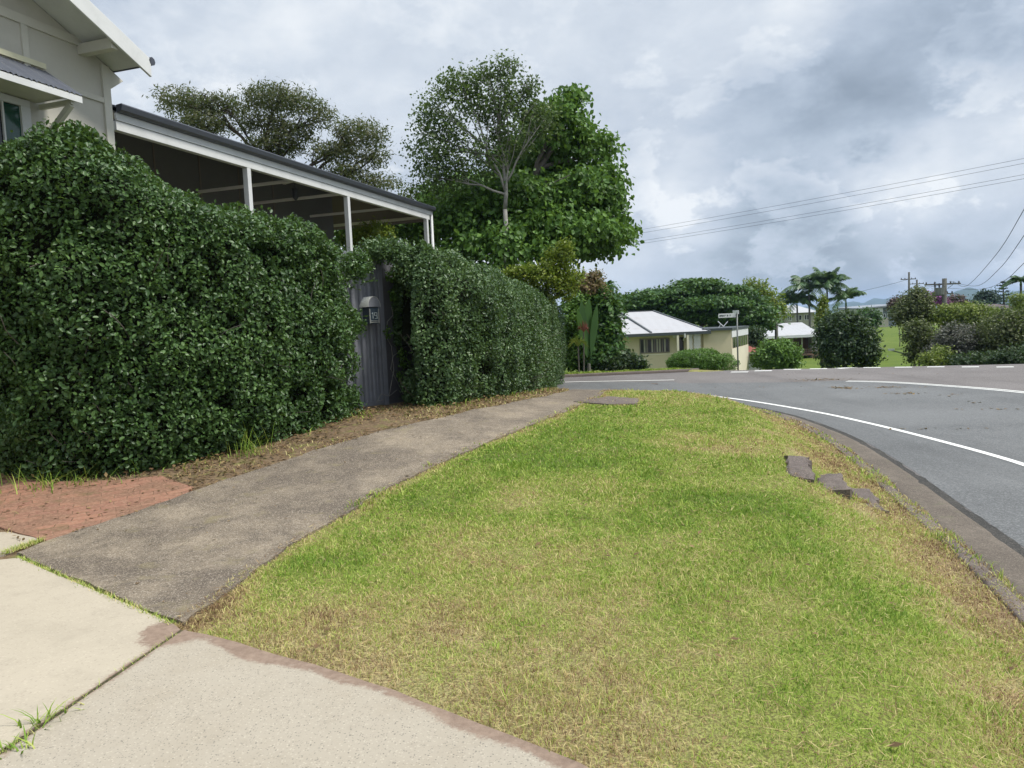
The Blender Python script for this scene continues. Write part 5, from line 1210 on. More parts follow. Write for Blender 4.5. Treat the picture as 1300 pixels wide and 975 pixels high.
# corner planting left of the cream house
bush('shrub', 'pink tipped brown shrub at the corner behind the clipped hedge', 'shrub', [E(745, 366, 33, 20, 10, 18), E(752, 352, 33, 12, 6, 10), E(762, 376, 33, 12, 7, 12)], M['pinkbrown'], .15, 260, .14, 8, 25, .2, .5)
bush('shrub', 'dense mid green shrubs filling the corner between the hedge end and the dark leafy tree', 'shrub', [E(733, 388, 32.5, 20, 18, 18), E(725, 415, 32, 18, 26, 18), E(722, 445, 32, 18, 24, 18), E(745, 440, 32.5, 16, 30, 16), E(716, 458, 32, 22, 14, 18), E(740, 400, 33, 18, 20, 16)], M['brightg'], .16, 900, .15, 8, 71, .15, .5)
bush('tree', 'dense dark green tree at the side street corner beside the clipped hedge', 'tree', [E(765, 400, 33, 26, 24, 26), E(752, 440, 32.5, 28, 30, 26), E(770, 432, 32.5, 20, 26, 22), E(760, 455, 32, 32, 16, 26), E(758, 385, 33, 20, 14, 20)], M['poinc'], .24, 900, .2, 8, 26, .18, .5, 'bark_mid', .12)
bush('shrub', 'low dark leafy shrub at the cream house corner by the kerb', 'shrub', [E(800, 458, 31.5, 17, 12, 14), E(782, 462, 31.2, 20, 9, 14), E(812, 464, 31.5, 8, 6, 9)], M['bushdark'], .16, 240, .12, 8, 27, .2, .4)
bush('tree', 'mid green leafy tree top above the corner shrubs, left of the white roof', 'tree', [E(760, 372, 36, 20, 12, 20), E(768, 392, 36, 18, 14, 18), E(742, 362, 36, 14, 10, 16)], M['poinc'], .22, 260, .2, 8, 28, .2, .4)
# banana and red cordyline at the corner
def big_leaf_plant(name, label, base, spec, mat, cat='plant'):
    t = thing(name, label, cat, base)
    mb = MB()
    for (tip, midp, wd) in spec:
        tip = Vector(tip); midp = Vector(midp); n = 9; V = []; prev = None
        for i in range(n + 1):
            t_ = i / n; p = base.lerp(midp, t_) .lerp(midp.lerp(tip, t_), t_); w_ = wd * max(0.03, math.sin(min(1, max(0, (t_ - .25) / .75)) * math.pi) ** .6) * (1 if t_ > .25 else .2)
            d = (midp.lerp(tip, t_) - base.lerp(midp, t_)); s_ = d.cross(Vector((0.3, -1, .2))).normalized() * w_; V += [p - s_ + Vector((0, 0, .05 * w_)), p, p + s_ + Vector((0, 0, .05 * w_))]
        mb.add(V, [f for i in range(n) for f in ((3 * i, 3 * i + 1, 3 * i + 4, 3 * i + 3), (3 * i + 1, 3 * i + 2, 3 * i + 5, 3 * i + 4))])
    mb.build('leaves', mat, t, smooth=True)
    mb = MB(); mb.tube([base - up * .1, base + up * .4], [.09, .06], 8); mb.build('stem', M['palmtrunk'], t); return t
bb = gz_(at_y(748, 470, 30.9)); 
big_leaf_plant('banana_plant', 'banana plant with wide upright green leaves at the corner across the side street', bb, [(at_y(748, 378, 31.3), at_y(744, 420, 31.2), .20), (at_y(758, 386, 31.2), at_y(753, 425, 31.1), .15), (at_y(733, 392, 30.6), at_y(742, 430, 30.9), .16), (at_y(738, 380, 31.2), at_y(741, 425, 31), .18)], M['banana'])
cb = gz_(at_y(741, 470, 30.5))
spec_unused = [(at_y(740 + 13 * math.sin(a_), 418 - 16 * math.cos(a_) * .8, 20.4 + .3 * math.cos(a_ * 3)), at_y(741 + 4 * math.sin(a_), 416 - 3 * math.cos(a_), 20.5), .035) for a_ in np.linspace(-1.6, 1.6, 11)]
ct = thing('cordyline', 'red leaved cordyline between the hedge end and the dark corner tree', 'plant', cb)
mb = MB(); top_ = at_y(741, 422, 30.4)
for i in range(26):
    rg = random.Random(i); a_ = rg.uniform(-2.2, 2.2); b_ = rg.uniform(-.5, .5); tip = top_ + Vector((math.sin(a_) * .26, b_ * .4, math.cos(a_) * .42 + .1)); m_ = top_ + Vector((math.sin(a_) * .12, b_ * .2, .18)); s_ = (tip - top_).cross(Vector((0, 1, 0))).normalized() * .028
    mb.add([top_, m_ - s_, m_ + s_, tip], [(0, 1, 3, 2)])
mb.build('leaves', M['red'], ct); mb = MB(); mb.tube([cb - up * .1, top_], [.03, .02], 6); mb.build('stem', M['bark_mid'], ct)
ct = thing('cordyline', 'lime green strappy plant below the red cordyline', 'plant', gz_(at_y(735, 470, 30.3)))
mb = MB(); top_ = at_y(734, 440, 30.2)
for i in range(30):
    rg = random.Random(i + 50); a_ = rg.uniform(-2.0, 2.0); b_ = rg.uniform(-.5, .5); tip = top_ + Vector((math.sin(a_) * .45, b_ * .4, math.cos(a_) * .45)); m_ = top_ + Vector((math.sin(a_) * .16, b_ * .2, .22)); s_ = (tip - top_).cross(Vector((0, 1, 0))).normalized() * .03
    mb.add([top_, m_ - s_, m_ + s_, tip], [(0, 1, 3, 2)])
mb.build('leaves', M['yellow'], ct); mb = MB(); mb.tube([Vector(ct.location) - up * .1, top_], [.03, .02], 6); mb.build('stem', M['bark_mid'], ct)

# the clipped mound in front of the cream house
bush('clipped_shrub', 'low rounded bright green clipped shrub in front of the cream house', 'shrub', [E(884, 458, 34, 36, 15, 26), E(910, 461, 34, 26, 12, 24), E(868, 461, 34, 20, 13, 20)], M['brightg'], .07, 2600, .05, 8, 31, .0, .5, shell=.9, limbs=False)
# spreading tree behind the cream house
Yp = 62
ells = [E(785, 388, Yp, 34, 14, 40), E(822, 384, Yp, 36, 16, 45), E(858, 377, Yp, 32, 13, 45), E(886, 366, Yp, 32, 11, 45), E(925, 374, Yp, 30, 12, 40), E(948, 388, Yp, 26, 12, 40), E(900, 388, Yp - 2, 50, 13, 45), E(960, 402, Yp, 26, 14, 30), E(845, 400, Yp, 50, 14, 40), E(915, 404, Yp - 1, 48, 13, 40), E(874, 361, Yp, 12, 7, 20), E(770, 384, Yp, 22, 10, 25), E(935, 418, Yp, 36, 12, 30), E(972, 414, Yp, 14, 10, 20)]
tree('spreading_tree', 'wide flat topped dark green tree spreading behind the cream house', 'tree', T_(880, Yp), ells,
     dict(nclump=3000, per=10, cr=.42, L=.30, Wd=.17, droop=.1, upn=1.1, shell=.55, flat=.2, hole=.36, hfreq=.4, shape=4, inner=.2, under=.2), M['poinc'], M['bark_mid'], .4, seed=35)
bush('tree', 'yellow blossomed tree beside the spreading dark tree', 'tree', [E(962, 370, 66, 16, 13, 16), E(975, 388, 66, 18, 20, 18), E(988, 398, 66, 12, 13, 14), E(952, 362, 66, 9, 8, 9)], M['yellow'], .30, 330, .28, 7, 36, .45, .15, 'bark_mid', .14)
bush('shrub', 'round mid green bush between the annexe and the house with the carport', 'shrub', [E(988, 450, 50, 26, 20, 26), E(970, 455, 50, 14, 14, 18), E(1003, 458, 50, 14, 12, 16)], M['brightg'], .22, 700, .17, 8, 37, .1, .5)
bush('shrub', 'small dark shrub wedged behind the flat roofed extension', 'shrub', [E(958, 428, 56, 12, 12, 14)], M['bushdark'], .22, 150, .2, 8, 38, .1, .5)
bush('tree', 'big dark rounded bush at the far side of the junction, left of the green field', 'bush', [E(1072, 432, 40, 30, 34, 34), E(1060, 445, 40, 24, 26, 30), E(1090, 440, 40, 24, 30, 28), E(1070, 412, 40, 26, 18, 26), E(1100, 452, 40, 14, 18, 18), E(1050, 425, 40, 14, 18, 18)], M['bushdark'], .2, 1500, .17, 8, 39, .22, .5, 'bark_mid', .12)
bush('column_shrub', 'narrow yellow green conifer standing behind the big dark bush', 'conifer', [E(1044, 398, 46, 7, 17, 7), E(1045, 384, 46, 5, 9, 5), E(1043, 410, 46, 8, 14, 8)], M['yellow'], .14, 260, .10, 8, 40, .05, .4)
bush('shrub', 'dark green shrub between the dark bush and the white building', 'shrub', [E(1102, 402, 78, 14, 10, 14), E(1108, 408, 78, 10, 9, 12)], M['poinc'], .3, 170, .25, 8, 42, .1, .4)
# row of scrub on the right
specs = [
    ('tall olive green tree with drooping twigs right of the field', 'tree', [E(1160, 395, 44, 22, 20, 26), E(1164, 378, 44, 16, 12, 18), E(1150, 402, 44, 18, 14, 20), E(1168, 405, 44, 18, 18, 22)], 'olive', 900, .16, .4),
    ('ragged drooping shrub hanging over the edge of the green field', 'shrub', [E(1165, 425, 40, 16, 22, 18), E(1158, 450, 40, 8, 14, 10), E(1180, 440, 40, 16, 24, 18)], 'olive', 420, .15, .5),
    ('grey twiggy bush at the roadside in front of the olive trees', 'shrub', [E(1215, 432, 38, 26, 22, 26), E(1200, 448, 38, 22, 18, 24), E(1232, 448, 38, 20, 16, 20)], 'greybush', 800, .14, .4),
    ('lime green shrub with bright young shoots behind the grey bush', 'shrub', [E(1222, 398, 43, 34, 12, 26), E(1240, 410, 43, 36, 20, 28), E(1200, 402, 43, 22, 14, 20), E(1262, 402, 43, 20, 9, 20)], 'lime', 850, .16, .25),
    ('olive green bush at the right picture edge along the road', 'shrub', [E(1278, 425, 37, 34, 32, 34), E(1300, 440, 37, 34, 28, 34), E(1262, 445, 37, 22, 22, 24), E(1310, 405, 37, 26, 14, 24)], 'olive', 1300, .15, .2),
    ('dark green undergrowth below the olive bush at the roadside', 'shrub', [E(1290, 455, 35, 30, 14, 20), E(1255, 458, 35.5, 24, 10, 20), E(1325, 450, 35, 26, 20, 22), E(1225, 459, 36, 20, 8, 16)], 'bushdark', 650, .15, .2),
    ('small lime bush at the road edge below the drooping shrub', 'shrub', [E(1182, 457, 36.5, 14, 9, 12), E(1195, 452, 37, 12, 12, 12)], 'lime', 200, .13, .3),
]
for i, (lab, cat, el, mk, n_, lf, ho) in enumerate(specs):
    bush(cat if cat == 'tree' else 'shrub', lab, cat, el, M[mk], lf, n_, .16, 9, 50 + i, ho, .45, 'bark_mid', .07)
bush('tree', 'magenta flowering tree behind the olive tree by the power pole', 'tree', [E(1192, 382, 90, 8, 9, 9), E(1183, 378, 90, 7, 6, 7), E(1197, 388, 90, 6, 6, 7)], M['purple'], .35, 130, .3, 8, 61, .15, .3)
bush('tree', 'dark maroon tree left of the olive tree', 'tree', [E(1142, 384, 95, 10, 8, 10), E(1136, 388, 95, 8, 6, 8)], M['maroon'], .35, 130, .3, 8, 62, .15, .3)
bush('tree', 'maroon brown rounded tree just right of the power pole', 'tree', [E(1212, 384, 95, 13, 8, 13), E(1205, 388, 95, 10, 7, 12), E(1219, 388, 95, 8, 5, 9)], M['maroon'], .35, 220, .32, 8, 63, .15, .3)
bush('tree', 'small dark tree between the maroon tree and the brown roof', 'tree', [E(1234, 389, 110, 14, 5, 13), E(1226, 391, 110, 8, 4, 8)], M['bushdark'], .4, 130, .35, 8, 64, .1, .3)
bush('tree', 'rounded bluish green tree behind the brown tiled roof', 'tree', [E(1252, 378, 150, 13, 9, 13), E(1246, 384, 150, 9, 7, 10), E(1260, 384, 150, 8, 6, 9)], M['conifer'], .55, 240, .5, 8, 65, .15, .3)
bush('shrub', 'pale olive shrub in front of the brown roof at the picture edge', 'shrub', [E(1298, 388, 60, 14, 8, 14), E(1312, 392, 60, 14, 10, 14), E(1292, 378, 60, 10, 5, 10)], M['lime'], .2, 220, .2, 8, 66, .25, .3)
# Norfolk-type pine: straight trunk with whorls of level branches
pt = thing('pine_tree', 'dark tiered pine with level branches behind the brown roof', 'tree', gz_(at_y(1276, 400, 150)))
b0 = Vector(pt.location); tp = at_y(1273, 357, 150); mb = MB(); mb.tube([b0, tp], [.3, .08], 7); mb.build('trunk', M['bark_dark'], pt)
mb = MB(); P = []; rg = random.Random(3); Hh = tp.z - b0.z
for k_ in range(11):
    z = tp.z - .3 - k_ * .62; Rr = .35 + min(k_, 7) * .22 + rg.uniform(-.1, .25)
    if k_ == 1: Rr += .35
    c = b0.lerp(tp, (z - b0.z) / Hh)
    for j in range(6):
        a_ = j * 1.047 + k_ * .5; e = c + Vector((math.cos(a_) * Rr, math.sin(a_) * Rr, .18)); mb.tube([c, c.lerp(e, .6) - up * .04, e], [.05, .04, .02], 4)
        for q in range(12):
            t_ = rg.uniform(.25, 1); P.append(c.lerp(e, t_) + Vector((rg.gauss(0, .10), rg.gauss(0, .10), rg.gauss(0, .05))))
mb.build('limbs', M['bark_dark'], pt); P = np.array([tuple(p) for p in P]); V, F = leaf_mesh(P, rnd_unit(len(P)), rnd_unit(len(P)) * .5 + np.array([0, 0, 1.]), np.full(len(P), .42), np.full(len(P), .22), 4); new_mesh('needles', V, F, M['conifer'], pt)
# palms
def palm(label, px, py_top, Yd, nf, fl, seed, lean=0.0, tr=.16, group=None, elev=(.2, 1.15)):
    rg = random.Random(seed); top = at_y(px, py_top, Yd); base = gz_(top + Vector((lean, 0, 0))); t = thing('palm_tree', label, 'palm', base, group)
    mb = MB(); mb.tube([base - up * .1, base.lerp(top, .5) + Vector((.05, 0, 0)), top], [tr, tr * .8, tr * .65], 9); mb.build('trunk', M['palmtrunk'], t, smooth=True)
    mb2 = MB(); mb2.tube([top, top + up * fl * .22], [tr * .75, tr * .3], 8); mb2.build('crownshaft', M['brightg'], t, smooth=True)
    V = []; F = []; st = MB()
    for i in range(nf):
        a_ = i * 2.4 + rg.uniform(-.3, .3); el = rg.uniform(*elev); Lf = fl * rg.uniform(.8, 1.1); kk_ = fl / 2.9; c0_ = top + up * fl * .18; dh = Vector((math.cos(a_), math.sin(a_), 0)); pts = []
        for k_ in range(9):
            s_ = k_ / 8; pts.append(c0_ + dh * Lf * (s_ * math.cos(el) * (1 - .12 * s_)) + up * Lf * (math.sin(el) * s_ - .62 * s_ * s_ * (1.25 - math.sin(el) * .5)))
        st.tube(pts, [.035 * (1 - .8 * k_ / 8) + .006 for k_ in range(9)], 4)
        sd_ = Vector((-dh.y, dh.x, 0))
        for k_ in range(24):
            s_ = .12 + .88 * k_ / 23; f_ = s_ * 8; j = min(7, int(f_)); p = pts[j].lerp(pts[j + 1], f_ - j); tg = (pts[j + 1] - pts[j]).normalized(); ll = Lf * .24 * math.sin(min(1, s_ * 1.05) * math.pi * .82 + .35) + .05
            for sg in (-1, 1):
                e = p + (sd_ * sg * .75 + tg * .45 - up * rg.uniform(.25, .8)).normalized() * ll; w_ = tg * .030 * Yd / 40; q = len(V); V += [tuple(p - w_), tuple(p + w_), tuple(p.lerp(e, .6) + w_ * .9), tuple(e), tuple(p.lerp(e, .6) - w_ * .9)]; F.append((q, q + 1, q + 2, q + 3, q + 4))
    st.build('frond_stems', M['brightg'], t); new_mesh('fronds', V, F, M['palm'], t); return t
gpn = 'palms behind the house with the carport'
palm('tall palm with arching fronds at the left of the palm clump', 1027, 374, 97, 22, 4.6, 1, group=gpn)
palm('tallest palm in the middle of the clump with upright fronds', 1050, 371, 96, 24, 4.9, 2, group=gpn, elev=(.4, 1.3))
palm('shorter palm on the right of the clump with two stiff raised fronds', 1074, 388, 95, 15, 4.2, 3, group=gpn, elev=(.3, 1.2))
palm('low palm tucked under the left side of the clump', 1012, 392, 98, 16, 4.0, 4, group=gpn)
palm('small dark palm crown far off above the spreading tree', 770, 366, 80, 12, 1.5, 5)
palm('palm at the right picture edge above the scrub', 1296, 362, 75, 15, 2.3, 6)

# ------------------------------------------------------------------ cream house across the side street
def P3(px, py, Yd): return at_y(px, py, Yd)
YH = 45.0
cz = gz_(at_y(850, 460, YH)).z - .3
cream = thing('cream_house', 'cream house with a white sheet metal roof across the side street', 'house', (at_y(850, 450, YH).x, YH + 4, cz))
xl = P3(790, 430, YH).x; xr = P3(893, 430, YH).x; ze = (P3(801, 424, YH).z + P3(880, 420, YH).z) / 2
mb = MB(); mb.box(xl, xr, YH, YH + 9, cz, ze); mb.build('wall', M['cream'], cream)
el, er_, ef, eb = xl - 2.0, xr + .25, YH - .6, YH + 9.6
rl = P3(781, 398, YH + 4.5); rr_ = P3(829, 393.5, YH + 4.5); zrg = (rl.z + rr_.z) / 2; z0_ = ze - .02
ym = YH + 4.5; xa, xb = P3(760, 398, ym).x, rr_.x
cor = [Vector((el, ef, z0_)), Vector((er_, ef, z0_)), Vector((er_, eb, z0_)), Vector((el, eb, z0_))]; R0 = Vector((xa, ym, zrg)); R1 = Vector((xb, ym, zrg))
mb = MB(); mb.add([cor[0], cor[1], R1, R0, cor[2], cor[3]], [(0, 1, 2, 3), (4, 5, 3, 2), (5, 0, 3)]); mb.build('roof', M['roofwhite'], cream)
mb = MB(); mb.add([cor[1], cor[2], R1], [(0, 1, 2)]); mb.build('roof', M['roofgrey'], cream)
mb = MB(); mb.bar(cor[1], R1 + up * .02, .14, .06); mb.bar(R0 + up * .02, R1 + up * .02, .14, .06)
pv = P3(827, 420, ef + .02); mb.bar(Vector((pv.x, ef + .1, z0_ + .06)), Vector((P3(786, 399, ym).x, ym - .1, zrg + .03)), .12, .05); mb.build('ridge_capping', M['fascia'], cream)
mb = MB(); mb.box(el, er_, ef - .03, ef + .1, z0_ - .17, z0_ + .01); mb.box(er_ - .05, er_ + .06, ef, eb, z0_ - .17, z0_ + .0); mb.build('gutter', M['fascia'], cream)
mb = MB(); mb.box(el, er_ - .06, ef + .11, YH, z0_ - .08, z0_ - .05); mb.build('soffit', M['offwhite'], cream)
def window(root, x0, x1, z0, z1, Y0, frame=M['white'], pane=M['glass'], nm=2, fw=.05, blinds=None):
    f = MB(); f.box(x0, x1, Y0 - .05, Y0 + .02, z1 - fw, z1); f.box(x0, x1, Y0 - .05, Y0 + .02, z0, z0 + fw); f.box(x0, x0 + fw, Y0 - .05, Y0 + .02, z0 + fw, z1 - fw); f.box(x1 - fw, x1, Y0 - .05, Y0 + .02, z0 + fw, z1 - fw)
    for k_ in range(1, nm):
        xx = x0 + (x1 - x0) * k_ / nm; f.box(xx - fw / 2, xx + fw / 2, Y0 - .045, Y0 + .02, z0 + fw, z1 - fw)
    fo = f.build('window', frame, root); p = MB(); p.box(x0 + fw, x1 - fw, Y0 - .012, Y0 - .004, z0 + fw, z1 - fw); po = p.build('pane', pane, None); po.parent = fo
    if blinds:
        b = MB(); n_ = max(4, int((x1 - x0) / .16))
        for k_ in range(n_):
            if (k_ * 7 + 3) % 5 < 3: xx = x0 + fw + (x1 - x0 - 2 * fw) * (k_ + .2) / n_; b.box(xx, xx + (x1 - x0) / n_ * .6, Y0 - .018, Y0 - .013, z0 + fw, z1 - fw)
        bo = b.build('blinds', blinds, None); bo.parent = fo
    return fo
window(cream, P3(812, 437, YH).x, P3(850, 437, YH).x, P3(830, 448.2, YH).z, P3(830, 429.5, YH).z, YH, M['endboard'], M['glass'], 4, .06, M['curtain'])
mb = MB(); zb_ = P3(830, 449.5, YH).z; mb.box(xl, xr, YH - .02, YH + .01, zb_ - .06, zb_); mb.build('wall_band', M['creamlight'], cream)
# porch: recessed door, post, lattice screens
mb = MB(); mb.box(P3(861, 440, YH).x, P3(868, 440, YH).x, YH - .03, YH + .02, P3(865, 449, YH).z - .6, P3(865, 428, YH).z); mb.build('door', M['glass'], cream)
mb = MB(); xx = P3(858, 440, YH).x; mb.box(xx - .06, xx + .06, YH - .62, YH - .5, cz, z0_ - .17); xx = P3(870.5, 440, YH).x; mb.box(xx - .06, xx + .06, YH - .62, YH - .5, cz, z0_ - .17); mb.build('porch_post', M['creamlight'], cream)
for a_, b_ in ((871.5, 879.5), (880.5, 890)):
    x0 = P3(a_, 440, YH - .5).x; x1 = P3(b_, 440, YH - .5).x; zt_ = z0_ - .2; zz_ = P3(880, 446, YH).z; mb = MB()
    for k_ in range(-12, 14):
        for sg in (-1, 1):
            xa_ = x0 + k_ * .11; pts_ = []
            for s_ in np.linspace(0, 1, 14):
                X_ = xa_ + sg * s_ * (zt_ - zz_) * .6; Z_ = zz_ + s_ * (zt_ - zz_)
                if x0 <= X_ <= x1: pts_.append((X_, Z_))
            if len(pts_) > 1: mb.bar(Vector((pts_[0][0], YH - .5 + sg * .008, pts_[0][1])), Vector((pts_[-1][0], YH - .5 + sg * .008, pts_[-1][1])), .012, .035)
    mb.box(x0, x1, YH - .52, YH - .48, zt_, zt_ + .06); mb.box(x0, x1, YH - .52, YH - .48, zz_ - .7, zz_); mb.build('lattice_screen', M['offwhite'], cream)
mb = MB(); q = P3(855, 426, YH); mb.tube([Vector((q.x, YH - .08, q.z)), Vector((q.x, YH - .3, q.z - .02))], [.06, .12], 8); mb.build('wall_lamp', M['white'], cream)
mb = MB(); q = P3(869, 421, ef); mb.tube([Vector((q.x, ef - .06, z0_ - .1)), Vector((q.x, ef - .06, z0_ - .3)), Vector((q.x + .05, YH - .06, z0_ - .5))], .05, 7); mb.build('downpipe', M['white'], cream)
# flat roofed extension
Xa, Xb = P3(893, 440, YH - .2).x, P3(929, 440, YH - .2).x; Cc = P3(949.5, 430, YH + 5.5); Dd = Vector((Xa + .4, YH + 7, 0)); ztp = (P3(900, 420, YH).z + P3(928, 419, YH).z) / 2
pl4 = [Vector((Xa + .01, YH - .2, cz)), Vector((Xb, YH - .2, cz)), Vector((Cc.x, Cc.y, cz)), Vector((Dd.x, Dd.y, cz))]
mb = MB(); mb.prism(pl4[::-1], (0, 0, ztp - cz)); mb.build('extension_wall', M['cream'], cream)
mb = MB(); cxm = sum(pl4, Vector()) / 4; big = [cxm + (p - cxm) * 1.05 for p in pl4]; big = [Vector((p.x, p.y, ztp + .003)) for p in big]; mb.prism(big[::-1], (0, 0, .14)); mb.build('extension_roof', M['fascia'], cream)
sd0, sd1 = Vector((Xb, YH - .2, 0)), Vector((Cc.x, Cc.y, 0)); sde = (sd1 - sd0).normalized(); sdn = Vector((sde.y, -sde.x, 0)); SL = (sd1 - sd0).length
def sbox(mb, s0, s1, z0, z1, o0=.004, o1=.03):
    A_ = [sd0 + sde * s0 + sdn * o0, sd0 + sde * s1 + sdn * o0, sd0 + sde * s1 + sdn * o1, sd0 + sde * s0 + sdn * o1]; mb.hexa([Vector((p.x, p.y, z0)) for p in A_] + [Vector((p.x, p.y, z1)) for p in A_])
zw1 = P3(931, 428.5, YH).z; zw0 = P3(931, 442, YH).z
mb = MB(); sbox(mb, 0, SL, zw1 + .02, ztp - .01); mb.build('white_fascia_panel', M['offwhite'], cream)
mb = MB(); sbox(mb, .25, SL - .3, zw0, zw1, .005, .012); g_ = mb.build('window', M['glass'], cream)
mb = MB()
for k_ in range(7): s_ = .3 + (SL - .65) * k_ / 6; sbox(mb, s_ - .03, s_ + .03, zw0, zw1, .013, .03)
mo_ = mb.build('blinds', M['curtain'], None); mo_.parent = g_
mb = MB(); sbox(mb, 0, SL, cz, zw0 - .03, .004, .02); mb.build('side_cladding', M['creamlight'], cream)
# antenna on the roof
ant = thing('antenna', 'small white television antenna standing on the flat roofed extension', 'antenna', (P3(915, 419, YH + 2).x, YH + 2, ztp + .14))
mb = MB(); mb.tube([P3(912, 417, YH + 2), P3(915, 411, YH + 2)], .02, 5); mb.tube([P3(911.5, 408, YH + 2), P3(918.5, 414.5, YH + 2)], .03, 5); mb.tube([P3(918.5, 414.5, YH + 2), P3(924, 408, YH + 2)], .025, 5); mb.build('aerial_rods', M['offwhite'], ant)
# white annexe with red roof
Ya = YH + 8; a0 = P3(949, 450, Ya); a1 = P3(966.5, 450, Ya); za = P3(958, 446.5, Ya).z
ann = thing('annexe', 'small white annexe with a rusty red roof at the right end of the cream house', 'building', (a0.x + .5, Ya + 1.5, -3))
mb = MB(); mb.box(a0.x - .3, a1.x, Ya, Ya + 3, -3.5, za); mb.build('wall', M['offwhite'], ann)
mb = MB(); rt = P3(951, 438.5, Ya + 1.5); mb.add([(a0.x - .4, Ya - .35, za - .02), (a1.x + .45, Ya - .35, za - .02), (a1.x + .45, Ya + 3.2, za - .02), (a0.x - .4, Ya + 3.2, za - .02), (a0.x - .4, Ya + 1.5, rt.z), (a0.x + .45, Ya + 1.5, rt.z)], [(0, 1, 5, 4), (1, 2, 5), (2, 3, 4, 5), (3, 0, 4), (3, 2, 1, 0)]); mb.build('roof', M['roofred'], ann)
mb = MB(); mb.box(a0.x - .4, a1.x + .45, Ya - .42, Ya - .36, za - .14, za + .0); mb.build('fascia', M['curtain'], ann)
for a_, b_ in ((952, 955), (961.5, 965)): window(ann, P3(a_, 452, Ya).x, P3(b_, 452, Ya).x, P3(958, 460, Ya).z, P3(958, 448, Ya).z, Ya, M['white'], M['glass'], 1, .04)

# house with the carport
Y2 = 84.0
h2 = thing('house_with_carport', 'pale roofed house with a balcony above a dark carport', 'house', (P3(1010, 450, Y2).x, Y2 + 4, -4.5))
x0, x1 = P3(975, 440, Y2).x, P3(1036, 440, Y2).x; z1 = (P3(985, 426, Y2).z + P3(1036, 424.5, Y2).z) / 2
zf_ = P3(1020, 449, Y2).z; xc = P3(1004, 440, Y2).x
mb = MB(); mb.box(x0, xc, Y2, Y2 + 9, -5, z1); mb.box(xc, x1, Y2 + 2.2, Y2 + 9, zf_, z1); mb.box(xc, x1, Y2 + 5, Y2 + 9, -5, zf_ - .2); mb.build('wall', M['brick'], h2)
el2, er2 = P3(957, 424, Y2).x, P3(1040, 424, Y2).x; rA = P3(994, 411, Y2 + 4.5); rB = P3(1018, 408.5, Y2 + 4.5); zr2 = rA.z * .5 + rB.z * .5
mb = MB(); c4 = [(el2, Y2 - .6, z1), (er2, Y2 - .6, z1), (er2, Y2 + 9.6, z1), (el2, Y2 + 9.6, z1)]; mb.add(c4 + [(rA.x, Y2 + 4.5, zr2), (rB.x, Y2 + 4.5, zr2)], [(0, 1, 5, 4), (1, 2, 5), (2, 3, 4, 5), (3, 0, 4), (3, 2, 1, 0)]); mb.build('roof', M['rooflight'], h2)
mb = MB(); mb.box(el2, er2, Y2 - .75, Y2 - .62, z1 - .28, z1 + .01); mb.build('fascia', M['offwhite'], h2)
mb = MB(); mb.box(xc, x1 + .3, Y2 - .1, Y2 + 2.2, zf_ - .2, zf_); mb.build('balcony_floor', M['brick'], h2)
mb = MB(); zr_ = P3(1020, 443, Y2).z; mb.box(xc, x1 + .2, Y2 - .08, Y2 - .0, zr_ - .06, zr_); mb.box(xc, x1 + .2, Y2 - .08, Y2 - .0, zf_ + .15, zf_ + .2)
for k_ in range(16): xx = xc + (x1 - xc) * k_ / 15; mb.box(xx - .02, xx + .02, Y2 - .06, Y2 - .02, zf_ + .2, zr_ - .06)
mb.build('balustrade', M['brick'], h2)
for a_ in (1006, 1018, 1031.5):
    xx = P3(a_, 440, Y2).x; mb = MB(); mb.box(xx - .07, xx + .07, Y2 - .08, Y2 + .06, zf_, z1 - .02); mb.build('post', M['curtain'], h2)
mb = MB(); mb.box(P3(1030.5, 455, Y2).x, P3(1036, 455, Y2).x, Y2 - .1, Y2 + .5, -5, zf_ - .2); mb.build('brick_pier', M['brick'], h2)
mb = MB(); mb.box(x1 + .02, x1 + .3, Y2 + .2, Y2 + 9, -5, z1 - .01); mb.build('side_wall', M['offwhite'], h2)
mb = MB(); mb.box(P3(1008, 440, Y2).x, P3(1014, 440, Y2).x, Y2 + 2.15, Y2 + 2.2, zf_ + .05, z1 - .3); mb.build('door', M['glass'], h2)
# upper house behind the palms
Y3 = 120
h3 = thing('grey_house', 'two storey grey house with a white roof behind the palms', 'house', (P3(1015, 405, Y3).x, Y3 + 4, -2.5))
x0, x1 = P3(998, 400, Y3).x, P3(1034, 400, Y3).x; zt_ = P3(1015, 397, Y3).z
mb = MB(); mb.box(x0, x1, Y3, Y3 + 8, -3.5, zt_); mb.build('wall', M['curtain'], h3)
mb = MB(); zr3 = P3(1015, 387, Y3 + 4).z; mb.add([(x0 - .6, Y3 - .6, zt_), (x1 + .6, Y3 - .6, zt_), (x1 + .6, Y3 + 8.6, zt_), (x0 - .6, Y3 + 8.6, zt_), (x0 + 1.5, Y3 + 4, zr3), (x1 - 1.5, Y3 + 4, zr3)], [(0, 1, 5, 4), (1, 2, 5), (2, 3, 4, 5), (3, 0, 4), (3, 2, 1, 0)]); mb.build('roof', M['rooflight'], h3)
for a_, b_ in ((1000, 1005), (1010, 1018), (1021, 1027)): window(h3, P3(a_, 403, Y3).x, P3(b_, 403, Y3).x, P3(1010, 407, Y3).z, P3(1010, 400, Y3).z, Y3, M['white'], M['glass'], 2, .08)
